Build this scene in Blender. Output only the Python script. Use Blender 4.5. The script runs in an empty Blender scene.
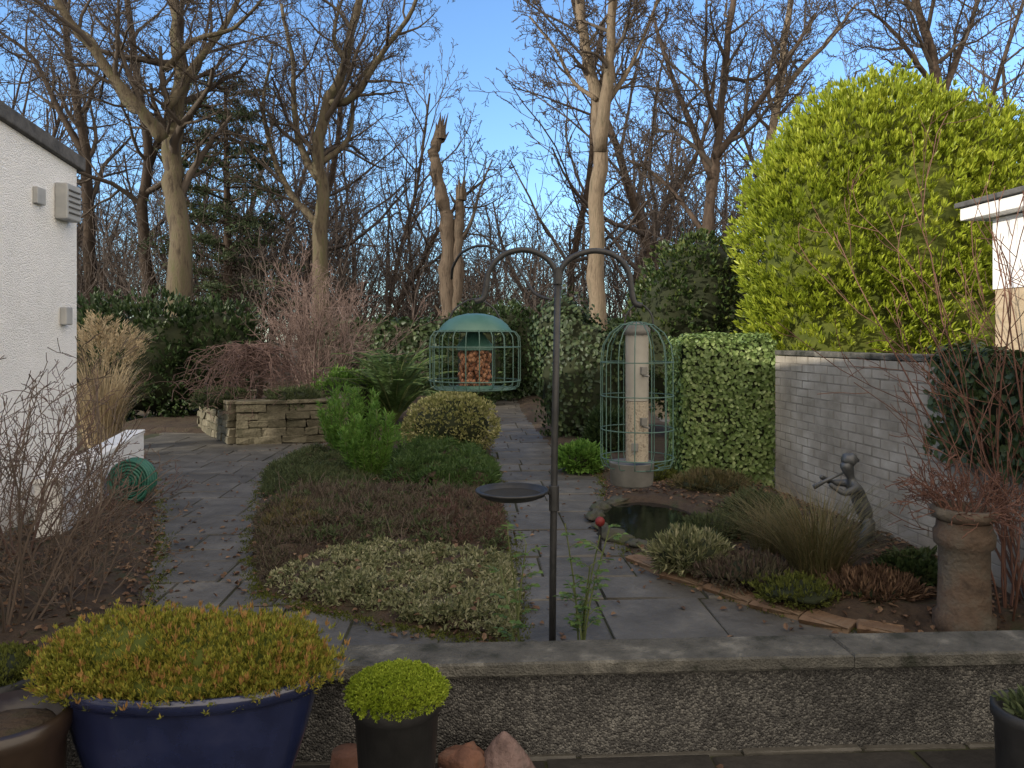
import bpy, math, random
import numpy as np
from mathutils import Vector, Matrix
random.seed(11); rng=np.random.default_rng(11)
scene=bpy.context.scene; col=scene.collection
F=745.; HZ=340.; HC=1.5
def P(px,py,Y): return ((px-512)/F*Y, Y, HC-(py-HZ)/F*Y)
def G(px,py,z=0.0):
    Y=F*(HC-z)/(py-HZ); return ((px-512)/F*Y, Y, z)
def nz(a): return a/np.maximum(np.linalg.norm(a,axis=-1,keepdims=True),1e-9)
def runit(n): return nz(rng.normal(size=(n,3)))
def sn(p,f=1.,s=0.):
    x,y,z=p[...,0]*f+s,p[...,1]*f+s*1.7,p[...,2]*f+s*2.3
    return (np.sin(1.7*x+1.3*np.sin(2.1*y+z))+np.sin(2.3*y+1.1*np.sin(1.9*z+x))+np.sin(1.9*z+1.2*np.sin(2.7*x-y)))/3.

# ------------------------------------------------------------------ materials
def mat(name,cols,scale=4,rough=.85,bump=0.,bscale=30,spec=.3,metal=0.,island=0.,transl=0.,stretch=(1,1,1),detail=6,lo=.3,hi=.7,vor=0,coat=0.,vmix=.55,bdist=.02):
    m=bpy.data.materials.new(name); m.use_nodes=True; nt=m.node_tree; N=nt.nodes; K=nt.links
    b=N['Principled BSDF']; out=N['Material Output']
    b.inputs['Roughness'].default_value=rough; b.inputs['Specular IOR Level'].default_value=spec; b.inputs['Metallic'].default_value=metal
    if coat: b.inputs['Coat Weight'].default_value=coat; b.inputs['Coat Roughness'].default_value=.08
    tc=N.new('ShaderNodeTexCoord'); mp=N.new('ShaderNodeMapping'); mp.inputs['Scale'].default_value=stretch
    K.new(tc.outputs['Object'],mp.inputs['Vector'])
    no=N.new('ShaderNodeTexNoise'); no.inputs['Scale'].default_value=scale; no.inputs['Detail'].default_value=detail; no.inputs['Roughness'].default_value=.62
    K.new(mp.outputs[0],no.inputs['Vector'])
    mr=N.new('ShaderNodeMapRange'); mr.inputs[1].default_value=lo; mr.inputs[2].default_value=hi
    K.new(no.outputs['Fac'],mr.inputs[0]); fac=mr.outputs[0]
    if vor:
        vo=N.new('ShaderNodeTexVoronoi'); vo.inputs['Scale'].default_value=vor; K.new(mp.outputs[0],vo.inputs['Vector'])
        sp=N.new('ShaderNodeSeparateColor'); K.new(vo.outputs['Color'],sp.inputs[0])
        mx=N.new('ShaderNodeMix'); mx.inputs[0].default_value=vmix
        K.new(fac,mx.inputs[2]); K.new(sp.outputs[0],mx.inputs[3]); fac=mx.outputs[0]
    if island:
        ge=N.new('ShaderNodeNewGeometry'); mx=N.new('ShaderNodeMix'); mx.inputs[0].default_value=island
        K.new(fac,mx.inputs[2]); K.new(ge.outputs['Random Per Island'],mx.inputs[3]); fac=mx.outputs[0]
    rp=N.new('ShaderNodeValToRGB'); e=rp.color_ramp.elements
    n=len(cols)
    while len(e)<n: e.new(.5)
    for i,c in enumerate(cols):
        e[i].position=i/(n-1); e[i].color=(*c,1)
    K.new(fac,rp.inputs[0]); K.new(rp.outputs[0],b.inputs['Base Color'])
    if bump:
        bp=N.new('ShaderNodeBump'); bp.inputs['Strength'].default_value=bump; bp.inputs['Distance'].default_value=bdist
        if vor:
            K.new(vo.outputs['Distance'],bp.inputs['Height']); bp.invert=True
        else:
            n2=N.new('ShaderNodeTexNoise'); n2.inputs['Scale'].default_value=bscale; n2.inputs['Detail'].default_value=5
            K.new(mp.outputs[0],n2.inputs['Vector']); K.new(n2.outputs['Fac'],bp.inputs['Height'])
        K.new(bp.outputs[0],b.inputs['Normal'])
    if transl:
        t=N.new('ShaderNodeBsdfTranslucent'); K.new(rp.outputs[0],t.inputs['Color'])
        ms=N.new('ShaderNodeMixShader'); ms.inputs[0].default_value=transl
        K.new(b.outputs[0],ms.inputs[1]); K.new(t.outputs[0],ms.inputs[2]); K.new(ms.outputs[0],out.inputs['Surface'])
    return m
def leafm(name,cols,scale=2.,island=.55,transl=.3,rough=.5,spec=.35): return mat(name,cols,scale,rough,island=island,transl=transl,spec=spec)

MAT=dict(
 ground=mat('woodland_floor',[(.04,.03,.02),(.09,.07,.04),(.06,.07,.03)],1.2,.95,.5,12),
 slab=mat('weathered_slab',[(.032,.029,.023),(.07,.065,.055),(.098,.092,.08),(.155,.145,.123)],3.2,.55,.5,26,island=.28,spec=.35,detail=12),
 patio=mat('damp_patio',[(.014,.013,.012),(.03,.028,.026),(.05,.046,.041)],4,.6,.4,26,island=.3,detail=10),
 joint=mat('joint',[(.02,.02,.013),(.05,.055,.024)],6,.95),
 soil=mat('soil',[(.02,.014,.01),(.055,.038,.026),(.035,.038,.018)],6,.95,.8,40),
 brick=mat('old_painted_brick',[(.13,.112,.09),(.23,.208,.172),(.31,.284,.242),(.42,.395,.35)],2.6,.9,.2,60,island=.14,detail=14,bdist=.006),
 mortar=mat('mortar',[(.12,.108,.088),(.19,.172,.145),(.26,.24,.205)],4,.95,.2,80,bdist=.006),
 rough=mat('dark_roughcast',[(.026,.025,.024),(.072,.07,.066),(.23,.222,.2)],5,.9,.9,vor=125,vmix=.6,bdist=.014),
 cope=mat('concrete_coping',[(.03,.032,.024),(.072,.07,.062),(.096,.093,.081),(.17,.163,.14)],8,.85,.8,110,detail=14,lo=.34,hi=.66),
 white=mat('white_harling',[(.66,.65,.62),(.79,.785,.765),(.84,.83,.81),(.87,.86,.83)],1.6,.9,.7,vor=80,vmix=.35,bdist=.016,detail=10),
 whitep=mat('white_paint',[(.72,.72,.7),(.82,.81,.79)],5,.6,.1,20),
 tan=mat('tan_board',[(.33,.26,.17),(.45,.36,.25)],5,.8,.2,20,stretch=(1,1,6)),
 roof=mat('dark_roof_felt',[(.05,.05,.05),(.13,.125,.12)],8,.9,.4,40),
 greybox=mat('grey_plastic',[(.3,.31,.31),(.4,.4,.39)],6,.6),
 stone=mat('planter_stone',[(.035,.036,.02),(.085,.076,.05),(.14,.125,.088),(.24,.21,.15)],5,.9,.8,30,island=.35,detail=10),
 brown_stone=mat('brown_edging',[(.08,.052,.032),(.16,.1,.06),(.2,.155,.105)],5,.8,.6,25,island=.4,detail=10),
 rock=mat('mossy_rock',[(.026,.03,.018),(.065,.063,.05),(.045,.062,.016)],7,.9,.7,25),
 water=mat('pond_water',[(.005,.006,.005),(.009,.01,.008)],2,.05,.05,9,spec=.5),
 dishw=mat('dish_water',[(.02,.018,.014),(.045,.04,.03)],9,.75,.15,20,spec=.15),
 metal=mat('dark_pole_metal',[(.014,.015,.016),(.036,.036,.036)],15,.5,.05,80,spec=.45),
 green=mat('green_coated_wire',[(.045,.1,.083),(.085,.15,.125)],10,.5,spec=.4),
 lid=mat('green_feeder_lid',[(.035,.105,.082),(.07,.16,.125)],6,.4,spec=.5),
 nut=mat('peanut',[(.25,.105,.06),(.42,.23,.125)],12,.7,.3,60,island=.6),
 tube=mat('clear_feeder_tube',[(.33,.32,.28),(.47,.45,.4)],6,.25,spec=.6,transl=.3),
 seed=mat('seed',[(.2,.17,.125),(.37,.33,.26),(.13,.1,.075)],60,.8,.4,120),
 steel=mat('grey_steel',[(.13,.13,.12),(.23,.225,.21)],10,.55,.1,25,metal=.2),
 blue=mat('blue_glaze',[(.007,.01,.032),(.014,.02,.06),(.028,.034,.08)],5,.2,.12,14,spec=.6,coat=.5),
 black=mat('black_plastic',[(.014,.014,.014),(.032,.032,.032)],9,.5,.1,30),
 brown=mat('brown_glaze',[(.016,.011,.008),(.04,.026,.018)],6,.3,.1,15,spec=.5),
 terra=mat('terracotta',[(.075,.038,.027),(.15,.073,.048),(.12,.088,.068)],7,.85,.4,40),
 pink=mat('pink_stone',[(.085,.056,.05),(.17,.115,.103),(.08,.063,.057)],12,.8,.8,40),
 chim=mat('weathered_clay',[(.045,.034,.026),(.105,.074,.053),(.11,.095,.075),(.16,.137,.107)],5,.9,.7,35,detail=12),
 bronze=mat('grey_bronze',[(.035,.038,.04),(.11,.115,.118)],9,.42,.15,40,spec=.5),
 hose=mat('green_hose',[(.015,.085,.06),(.035,.14,.1)],6,.5,spec=.4),
 red=mat('red_glaze',[(.13,.012,.012),(.2,.03,.025)],6,.5,spec=.3),
 bark_grey=mat('bark_olive_grey',[(.032,.025,.018),(.095,.078,.054),(.07,.072,.036)],2.5,.95,1.,14,stretch=(3,3,.7)),
 bark_tan=mat('bark_tan',[(.05,.038,.027),(.165,.13,.094),(.095,.08,.055)],2.5,.95,1.,12,stretch=(3,3,.6)),
 bark_dark=mat('bark_dark',[(.02,.015,.012),(.055,.04,.03)],2.5,.95,.8,12,stretch=(3,3,.7)),
 bark_red=mat('bark_redbrown',[(.032,.023,.018),(.085,.062,.047)],2.5,.95,.8,12,stretch=(3,3,.7)),
 snag=mat('snag_wood',[(.028,.022,.017),(.1,.076,.057),(.066,.056,.043)],3,.95,1.,9,stretch=(4,4,.6)),
 twig=mat('twig_brown',[(.04,.032,.026),(.082,.067,.055)],1,.9,island=.5),
 twig_far=mat('twig_far',[(.05,.041,.037),(.095,.078,.07)],1,.9,island=.5),
 twig_pink=mat('twig_pink',[(.1,.068,.06),(.19,.137,.122)],1,.8,island=.5),
 twig_red=mat('twig_red',[(.085,.042,.03),(.18,.092,.065)],1,.7,island=.5),
 twig_wine=mat('twig_wine',[(.075,.045,.038),(.15,.095,.08)],1,.7,island=.5),
 twig_tan=mat('twig_tan',[(.06,.044,.034),(.16,.122,.095)],1,.8,island=.5),
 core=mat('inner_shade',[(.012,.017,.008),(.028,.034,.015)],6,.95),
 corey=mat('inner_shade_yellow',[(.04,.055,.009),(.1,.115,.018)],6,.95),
 laurel=leafm('laurel_leaf',[(.075,.115,.012),(.26,.325,.028),(.5,.54,.07)],1.6,.5,.35,.36),
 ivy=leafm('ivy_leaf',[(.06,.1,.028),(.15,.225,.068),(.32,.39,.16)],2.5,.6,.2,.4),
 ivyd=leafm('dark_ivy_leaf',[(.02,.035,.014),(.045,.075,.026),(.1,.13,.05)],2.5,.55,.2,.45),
 ivyc=leafm('deep_ivy_leaf',[(.015,.028,.012),(.032,.055,.02),(.075,.1,.036)],2.5,.6,.2,.5),
 dark=leafm('dark_evergreen',[(.013,.026,.011),(.03,.055,.02),(.065,.095,.03)],2.,.55,.2,.45),
 holly=leafm('holly_leaf',[(.018,.036,.014),(.045,.075,.024),(.13,.15,.04)],2.,.6,.2,.35),
 pine=leafm('pine_needles',[(.018,.032,.014),(.038,.062,.025),(.07,.09,.04)],1.,.5,.1,.6),
 mid=leafm('mid_green',[(.05,.12,.02),(.12,.24,.04),(.2,.33,.07)],3.,.6,.35,.5),
 fern=leafm('fern_green',[(.025,.05,.015),(.055,.105,.026),(.1,.16,.045)],2.,.6,.25,.5),
 vari=leafm('variegated_leaf',[(.1,.13,.04),(.28,.28,.1),(.5,.46,.25)],4.,.7,.2,.5),
 varp=leafm('pale_variegated',[(.045,.065,.028),(.14,.155,.068),(.25,.25,.135),(.46,.43,.28)],5.,.65,.2,.55),
 heath=leafm('heather_brown',[(.05,.036,.031),(.1,.07,.057),(.085,.082,.047),(.16,.125,.1)],3.,.55,.15,.8),
 heathr=leafm('heather_red',[(.06,.036,.031),(.12,.072,.058),(.11,.09,.065)],3.,.55,.15,.8),
 hgreen=leafm('heather_green',[(.032,.044,.02),(.07,.096,.038),(.11,.115,.055)],3.,.5,.2,.7),
 sedum=leafm('golden_sedum',[(.07,.09,.012),(.2,.215,.028),(.32,.3,.045),(.4,.22,.06)],12.,.6,.25,.6),
 tips=leafm('orange_tips',[(.27,.15,.045),(.44,.25,.085)],8.,.6,.25,.6),
 lime=leafm('lime_sedum',[(.11,.18,.012),(.26,.34,.025),(.4,.46,.06)],8.,.5,.25,.6),
 moss=leafm('moss_green',[(.05,.065,.012),(.13,.145,.026)],6.,.5,.2,.9),
 straw=leafm('straw',[(.2,.15,.085),(.36,.285,.175),(.52,.43,.29)],3.,.7,.3,.7),
 sedge=leafm('sedge',[(.05,.055,.02),(.125,.11,.045),(.19,.135,.075)],3.,.7,.2,.6),
 rose=leafm('rose_leaf',[(.06,.12,.03),(.14,.22,.07)],3.,.6,.3,.5),
 stem=mat('green_stem',[(.07,.1,.03),(.13,.15,.06)],8,.6),
 litter=leafm('dead_leaf',[(.05,.03,.02),(.12,.068,.042),(.23,.15,.09)],3.,.8,.1,.8),
)

# ------------------------------------------------------------------ mesh builder
ORG={}
class MB:
    def __init__(s): s.v=[]; s.f=[]; s.n=0
    def add(s,v,*fs):
        v=np.asarray(v,float).reshape(-1,3); s.v.append(v)
        for f in fs: s.f.append(np.asarray(f,int)+s.n)
        s.n+=len(v); return s
    def box(s,c,d,rz=0.,R=None,tl=0.):
        x,y,z=[q/2 for q in d]; t=1-tl
        v=np.array([[-x,-y,-z],[x,-y,-z],[x,y,-z],[-x,y,-z],[-x*t,-y*t,z],[x*t,-y*t,z],[x*t,y*t,z],[-x*t,y*t,z]])
        if rz: R=np.array(Matrix.Rotation(rz,3,'Z'))
        if R is not None: v=v@np.asarray(R).T
        return s.add(v+np.array(c),[[0,3,2,1],[4,5,6,7],[0,1,5,4],[1,2,6,5],[2,3,7,6],[3,0,4,7]])
    def stoneblock(s,c,d,ch,rz=0.,jit=0.):
        x,y,z=[q/2 for q in d]
        def ring(a,b,h): return [[-a,-b,h],[a,-b,h],[a,b,h],[-a,b,h]]
        v=np.array(ring(x-ch,y-ch,-z)+ring(x,y,-z+ch)+ring(x,y,z-ch)+ring(x-ch,y-ch,z))
        if jit: v=v+rng.normal(size=v.shape)*jit
        if rz: v=v@np.array(Matrix.Rotation(rz,3,'Z')).T
        f=[[3,2,1,0],[12,13,14,15]]
        for l in range(3):
            for k in range(4): f.append([l*4+k,l*4+(k+1)%4,l*4+4+(k+1)%4,l*4+4+k])
        return s.add(v+np.array(c),f)
    def tubes(s,polys,sides,caps=False,ref=None):
        by={}
        for p,r in polys: by.setdefault(len(p),[]).append((p,r))
        for n,L in by.items():
            A=np.array([[tuple(q) for q in p] for p,_ in L],float); R=np.array([r for _,r in L],float)
            T=nz(np.gradient(A,axis=1))
            if ref is None:
                mt=nz(T.mean(1)); rf=np.where(np.abs(mt[:,2:3])>.75,np.array([[1.,.02,0]]),np.array([[0.02,0,1.]]))
            else: rf=np.tile(np.array([ref],float),(len(L),1))
            N=nz(np.cross(T,rf[:,None,:])); B=np.cross(T,N)
            a=np.arange(sides)*2*math.pi/sides
            V=A[:,:,None,:]+R[:,:,None,None]*(np.cos(a)[None,None,:,None]*N[:,:,None,:]+np.sin(a)[None,None,:,None]*B[:,:,None,:])
            m=len(L); b=(np.arange(m)*n*sides)[:,None,None]; i=np.arange(n-1)[None,:,None]; k=np.arange(sides)[None,None,:]; k2=(k+1)%sides
            q=np.stack([b+i*sides+k,b+i*sides+k2,b+(i+1)*sides+k2,b+(i+1)*sides+k],-1).reshape(-1,4)
            fs=[q]
            if caps:
                e=(np.arange(m)*n*sides)[:,None]+np.arange(sides)[None,:]
                fs+= [e[:,::-1], e+(n-1)*sides]
            s.add(V.reshape(-1,3),*fs)
        return s
    def lathe(s,prof,c,seg=32,sx=1.,sy=1.,wob=0.):
        a=np.arange(seg)*2*math.pi/seg; pr=np.array(prof,float)
        w=1+wob*np.sin(3*a+1)
        V=np.stack([pr[:,0:1]*np.cos(a)*sx*w,pr[:,0:1]*np.sin(a)*sy*w,np.repeat(pr[:,1:2],seg,1)],-1)+np.array(c)
        n=len(prof); i=np.arange(n-1)[:,None]; k=np.arange(seg)[None,:]; k2=(k+1)%seg
        q=np.stack([i*seg+k,i*seg+k2,(i+1)*seg+k2,(i+1)*seg+k],-1).reshape(-1,4)
        return s.add(V.reshape(-1,3),q)
    def blob(s,c,r,seg=20,noise=.12,fq=2.,seed=0.,flat=None):
        rings=seg//2
        th=np.linspace(.02,math.pi-.02,rings+1); ph=np.arange(seg)*2*math.pi/seg
        U=np.stack([np.sin(th)[:,None]*np.cos(ph),np.sin(th)[:,None]*np.sin(ph),np.repeat(np.cos(th)[:,None],seg,1)],-1)
        V=U*(1+noise*sn(U,fq,seed))[...,None]*np.array(r)+np.array(c)
        i=np.arange(rings)[:,None]; k=np.arange(seg)[None,:]; k2=(k+1)%seg
        q=np.stack([i*seg+k,i*seg+k2,(i+1)*seg+k2,(i+1)*seg+k],-1).reshape(-1,4)
        return s.add(V.reshape(-1,3),q,[list(range(seg))[::-1]],[list(range(rings*seg,rings*seg+seg))])
    def leaves(s,pos,d,nrm,L,W,fold=.22,six=True,curl=.12):
        n=len(pos); d=nz(d); side=nz(np.cross(d,nrm)); up=np.cross(side,d)
        L=np.broadcast_to(np.asarray(L,float),(n,))[:,None]; W=np.broadcast_to(np.asarray(W,float),(n,))[:,None]
        b=np.arange(n)[:,None]
        tip=pos+d*L-up*L*curl
        if six:
            V=np.stack([pos,pos+d*L*.3+side*W*.5+up*W*fold,pos+d*L*.68+side*W*.4+up*(W*fold-L*curl*.4),tip,pos+d*L*.68-side*W*.4+up*(W*fold-L*curl*.4),pos+d*L*.3-side*W*.5+up*W*fold],1)
            return s.add(V.reshape(-1,3),np.concatenate([b*6+np.array([[0,1,2,3]]),b*6+np.array([[0,3,4,5]])]))
        V=np.stack([pos,pos+d*L*.45+side*W*.5+up*W*fold,tip,pos+d*L*.45-side*W*.5+up*W*fold],1)
        return s.add(V.reshape(-1,3),np.concatenate([b*4+np.array([[0,1,2]]),b*4+np.array([[0,2,3]])]))
    def blades(s,base,az,h,spread,w,seg=5,droop=.45):
        n=len(base); t=np.linspace(0,1,seg+1)[None,:]
        dx=np.stack([np.cos(az),np.sin(az)],1); sd=np.stack([-np.sin(az),np.cos(az)],1)
        hor=spread[:,None]*t**1.5; zz=h[:,None]*(t*(1+droop*.5)-droop*t**2.6)
        ww=w[:,None]*(1-.93*t**1.3)*.5
        c=np.stack([base[:,0:1]+dx[:,0:1]*hor,base[:,1:2]+dx[:,1:2]*hor,base[:,2:3]+zz],-1)
        off=np.stack([sd[:,0:1]*ww,sd[:,1:2]*ww,np.zeros_like(ww)],-1)
        V=np.stack([c-off,c+off],2)
        b=(np.arange(n)*(seg+1)*2)[:,None]; i=(np.arange(seg)*2)[None,:]
        q=np.stack([b+i,b+i+1,b+i+3,b+i+2],-1).reshape(-1,4)
        return s.add(V.reshape(-1,3),q)
    def build(s,name,m,parent=None,org=None,smooth=False,bevel=0.,local=False,kind=None):
        V=np.concatenate(s.v)
        o0=np.zeros(3)
        if parent is not None and not local: o0=ORG[parent.name]
        elif org is not None: o0=np.array(org,float)
        V=(V-o0).astype(np.float32)
        me=bpy.data.meshes.new(name)
        me.vertices.add(len(V)); me.vertices.foreach_set('co',V.ravel())
        lo=np.concatenate([f.ravel() for f in s.f]).astype(np.int32)
        tot=np.concatenate([np.full(len(f),f.shape[1]) for f in s.f])
        me.loops.add(len(lo)); me.loops.foreach_set('vertex_index',lo)
        me.polygons.add(len(tot)); me.polygons.foreach_set('loop_start',np.concatenate([[0],np.cumsum(tot)[:-1]]).astype(np.int32))
        me.polygons.foreach_set('use_smooth',np.full(len(tot),bool(smooth)))
        me.update(calc_edges=True); me.materials.append(m)
        o=bpy.data.objects.new(name,me); col.objects.link(o)
        if parent is not None: o.parent=parent
        elif org is not None: o.location=org
        ORG[o.name]=o0
        if bevel:
            md=o.modifiers.new('bevel','BEVEL'); md.width=bevel; md.segments=2; md.limit_method='ANGLE'
        if kind: o['kind']=kind
        return o
def tag(o,label,cat,group=None,kind=None):
    o['label']=label; o['category']=cat
    if group: o['group']=group
    if kind: o['kind']=kind
    return o
def thing(name,loc,label,cat,group=None):
    o=bpy.data.objects.new(name,None); col.objects.link(o); o.location=loc; o.empty_display_size=.2
    ORG[o.name]=np.array(loc,float); return tag(o,label,cat,group)
def copy_tree(o,parent=None):
    c=o.copy(); col.objects.link(c)
    if parent is not None: c.parent=parent
    for ch in list(o.children): copy_tree(ch,c)
    return c

# ------------------------------------------------------------------ camera, light, sky
cam=bpy.data.cameras.new('camera'); co=bpy.data.objects.new('camera',cam); col.objects.link(co)
co.location=(0,0,HC); co.rotation_euler=(math.pi/2,0,0); cam.sensor_width=36; cam.lens=36*F/1024; cam.shift_y=-(384-HZ)/1024; cam.clip_end=2000; cam.clip_start=.05
scene.camera=co
EL=math.radians(17); hx,hy=.848,.53
S=Vector((-hx*math.cos(EL),-hy*math.cos(EL),math.sin(EL)))
sl=bpy.data.lights.new('sun','SUN'); sl.energy=5.0; sl.angle=math.radians(.5); sl.color=(1,.9,.74)
so=bpy.data.objects.new('sun',sl); col.objects.link(so); so.rotation_euler=S.to_track_quat('Z','Y').to_euler(); so.location=(-20,-12,10)
w=bpy.data.worlds.new('World'); scene.world=w; w.use_nodes=True; nt=w.node_tree; NN=nt.nodes; KK=nt.links
bg=NN['Background']; sk=NN.new('ShaderNodeTexSky'); sk.sky_type='NISHITA'; sk.sun_disc=False
sk.sun_elevation=EL; sk.sun_rotation=math.atan2(S.x,S.y)%(2*math.pi); sk.ozone_density=2.; sk.dust_density=.5
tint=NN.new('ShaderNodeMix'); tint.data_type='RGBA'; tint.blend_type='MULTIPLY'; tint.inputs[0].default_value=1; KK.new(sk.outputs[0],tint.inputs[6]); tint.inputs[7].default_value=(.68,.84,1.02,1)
# bright cloud added as fill light, mostly unseen behind and right, thin wisps ahead
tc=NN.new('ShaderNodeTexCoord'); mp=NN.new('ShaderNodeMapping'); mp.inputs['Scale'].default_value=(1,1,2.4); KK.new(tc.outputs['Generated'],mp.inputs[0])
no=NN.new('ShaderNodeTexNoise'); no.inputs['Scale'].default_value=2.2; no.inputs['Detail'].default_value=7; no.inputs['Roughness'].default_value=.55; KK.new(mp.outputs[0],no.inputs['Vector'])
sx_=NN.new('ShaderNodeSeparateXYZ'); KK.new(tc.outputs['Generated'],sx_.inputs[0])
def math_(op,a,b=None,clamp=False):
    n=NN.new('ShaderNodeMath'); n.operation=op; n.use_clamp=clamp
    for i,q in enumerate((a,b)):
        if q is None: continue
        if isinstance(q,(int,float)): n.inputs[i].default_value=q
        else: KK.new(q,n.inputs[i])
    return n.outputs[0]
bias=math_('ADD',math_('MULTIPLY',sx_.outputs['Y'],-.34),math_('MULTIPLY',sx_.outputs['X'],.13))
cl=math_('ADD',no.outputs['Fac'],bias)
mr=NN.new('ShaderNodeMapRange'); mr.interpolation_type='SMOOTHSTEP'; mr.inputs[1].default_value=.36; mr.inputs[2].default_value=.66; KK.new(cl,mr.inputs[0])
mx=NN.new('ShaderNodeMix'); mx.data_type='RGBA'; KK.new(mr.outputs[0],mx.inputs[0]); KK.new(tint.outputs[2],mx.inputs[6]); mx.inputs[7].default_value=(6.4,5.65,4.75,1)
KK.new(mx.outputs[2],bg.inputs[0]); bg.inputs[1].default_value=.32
scene.view_settings.view_transform='Standard'; scene.view_settings.look='None'; scene.view_settings.exposure=0

# ------------------------------------------------------------------ setting
mb=MB(); n=60; xs=np.concatenate([np.linspace(-400,-30,8),np.linspace(-25,25,40),np.linspace(30,400,8)]); ys=np.concatenate([np.linspace(-60,-5,6),np.linspace(0,60,50),np.linspace(70,600,8)])
X,Y=np.meshgrid(xs,ys); Z=np.full_like(X,-.06)+np.where(Y>20,.12*np.sin(X*.7)*np.sin(Y*.5),0)
V=np.stack([X,Y,Z],-1); h,wd=X.shape; i=np.arange(h-1)[:,None]; k=np.arange(wd-1)[None,:]
mb.add(V.reshape(-1,3),np.stack([i*wd+k,i*wd+k+1,(i+1)*wd+k+1,(i+1)*wd+k],-1).reshape(-1,4)); mb.build('ground',MAT['ground'],kind='structure',smooth=True)
TH=math.radians(2.9); cT,sT=math.cos(TH),math.sin(TH)
def rot(u,v): return (u*cT-v*sT,u*sT+v*cT)
mb=MB(); a=[rot(-5.2,.6),rot(3.3,.6),rot(3.3,19),rot(-5.2,19)]
mb.add([(*q,-.013) for q in a],[[0,1,2,3]]); mb.build('path_joints',MAT['joint'],kind='structure')
mb=MB(); mp_=MB(); v=.66
while v<18.8:
    hh=random.choice([.3,.42,.45,.6]); u=-5.2+random.random()*.3
    if v<2.6: hh=.5
    while u<3.2:
        ww=random.choice([.4,.45,.6,.6,.75])
        if u<-1.1 and 3<v<9.5: ww=random.choice([.3,.38,.45,.5])
        c=rot(u+ww/2,v+hh/2)
        (mp_ if v<2.6 else mb).stoneblock((c[0],c[1],-.022+random.uniform(-.006,.004)),(ww-.013,hh-.013,.044),.006,TH,.003); u+=ww
    v+=hh
mb.build('path',MAT['slab'],kind='structure'); mp_.build('patio',MAT['patio'],kind='structure')

def inside(px,py,poly):
    r=np.zeros(px.shape,bool); n=len(poly)
    for i in range(n):
        x1,y1=poly[i]; x2,y2=poly[(i+1)%n]
        if y1==y2: continue
        c=((y1>py)!=(y2>py))&(px<(x2-x1)*(py-y1)/(y2-y1)+x1); r^=c
    return r
def edist(px,py,poly):
    d=np.full(px.shape,1e9); n=len(poly)
    for i in range(n):
        x1,y1=poly[i]; x2,y2=poly[(i+1)%n]; dx,dy=x2-x1,y2-y1; L=dx*dx+dy*dy
        t=np.clip(((px-x1)*dx+(py-y1)*dy)/max(L,1e-9),0,1); d=np.minimum(d,np.hypot(px-x1-t*dx,py-y1-t*dy))
    return d
PX,PY,PRX,PRY=G(655,524)[0],G(655,524)[1],.4,.72
def bed(poly,hm=.07,cell=.05,name='garden_bed',pond=False):
    p=np.array(poly); x0,y0=p.min(0); x1,y1=p.max(0)
    xs=np.arange(x0,x1+cell,cell); ys=np.arange(y0,y1+cell,cell); X,Y=np.meshgrid(xs,ys)
    D=edist(X,Y,poly); I=inside(X,Y,poly); D=np.where(I,D,-D)+.035*sn(np.stack([X,Y,X*0],-1),6.,2.)
    Z=-.014+hm*np.clip(D/.22,-.3,1)+.014*sn(np.stack([X,Y,X*0],-1),9.)*np.clip(D/.2,0,1)
    if pond:
        q=np.hypot((X-PX)/PRX,(Y-PY)/PRY); Z=np.where(q<1.1,np.minimum(Z,-.04+.12*np.clip((q-.8)/.3,0,1)),Z)
    h,wd=X.shape; K=(D>-cell*1.5); i,k=np.nonzero(K[:-1,:-1]&K[1:,1:]&K[:-1,1:]&K[1:,:-1])
    q=np.stack([i*wd+k,i*wd+k+1,(i+1)*wd+k+1,(i+1)*wd+k],-1)
    mb=MB(); mb.add(np.stack([X,Y,Z],-1).reshape(-1,3),q); return mb.build(name,MAT['soil'],kind='structure',smooth=True)
g2=lambda L:[G(*q)[:2] for q in L]
centre=g2([(262,475),(252,520),(248,560),(258,592),(300,606),(350,616),(430,634),(515,643),(523,600),(512,550),(502,500),(496,465),(489,435),(480,412),(425,410),(385,428),(340,443),(295,455)])
right=g2([(604,486),(600,520),(632,558),(690,582),(760,606),(860,632),(935,640)])+[(2.95,3.6),(3.0,5.08),(2.62,7.45),(1.75,8.2),(1.0,8.6)]
left=g2([(125,640),(150,600),(160,545),(158,505),(150,470),(120,452)])+[(-6,9.6),(-6,7.2),(-4.05,6.9),(-3.4,2.9),(-2.2,3.4)]
bed(centre,.08); bed(right,.09,pond=True,cell=.04); bed(left,.08)
bed([(-7,12.2),(-4.6,11.9),(-3.9,10.9),(-2.5,10.9),(-1.9,11.6),(-.62,14),(-.7,19.5),(-7,19.5)],.08,.09)
bed([(.55,10.3),(1.0,8.65),(1.8,8.3),(2.6,8.3),(3,19.5),(.05,19.5),(.2,15)],.08,.08)

# garage on the left
ga=thing('garage',(-4.09,7,0),'white roughcast garage with dark flat roof edge along the left side','garage')
def gx(Y): return -4.09+.0966*(7-Y)
def gz(Y): return 3.1+.085*(7-Y)
mb=MB(); fp=[(gx(7),7),(gx(-3),-3),(-9,-3),(-9.5,7)]
v=[(x,y,-.1) for x,y in fp]+[(x,y,gz(y)) for x,y in fp]
mb.add(v,[[0,1,5,4],[1,2,6,5],[2,3,7,6],[3,0,4,7],[4,5,6,7]]); mb.build('wall',MAT['white'],ga)
mb=MB(); fp2=[(gx(7.08)+.05,7.08),(gx(-3.05)+.05,-3.05),(-9.1,-3.05),(-9.6,7.08)]
v=[(x,y,gz(y)+.004) for x,y in fp2]+[(x,y,gz(y)+.13) for x,y in fp2]
mb.add(v,[[0,1,5,4],[1,2,6,5],[2,3,7,6],[3,0,4,7],[4,5,6,7],[3,2,1,0]]); mb.build('roof',MAT['roof'],ga,bevel=.01)
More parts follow.
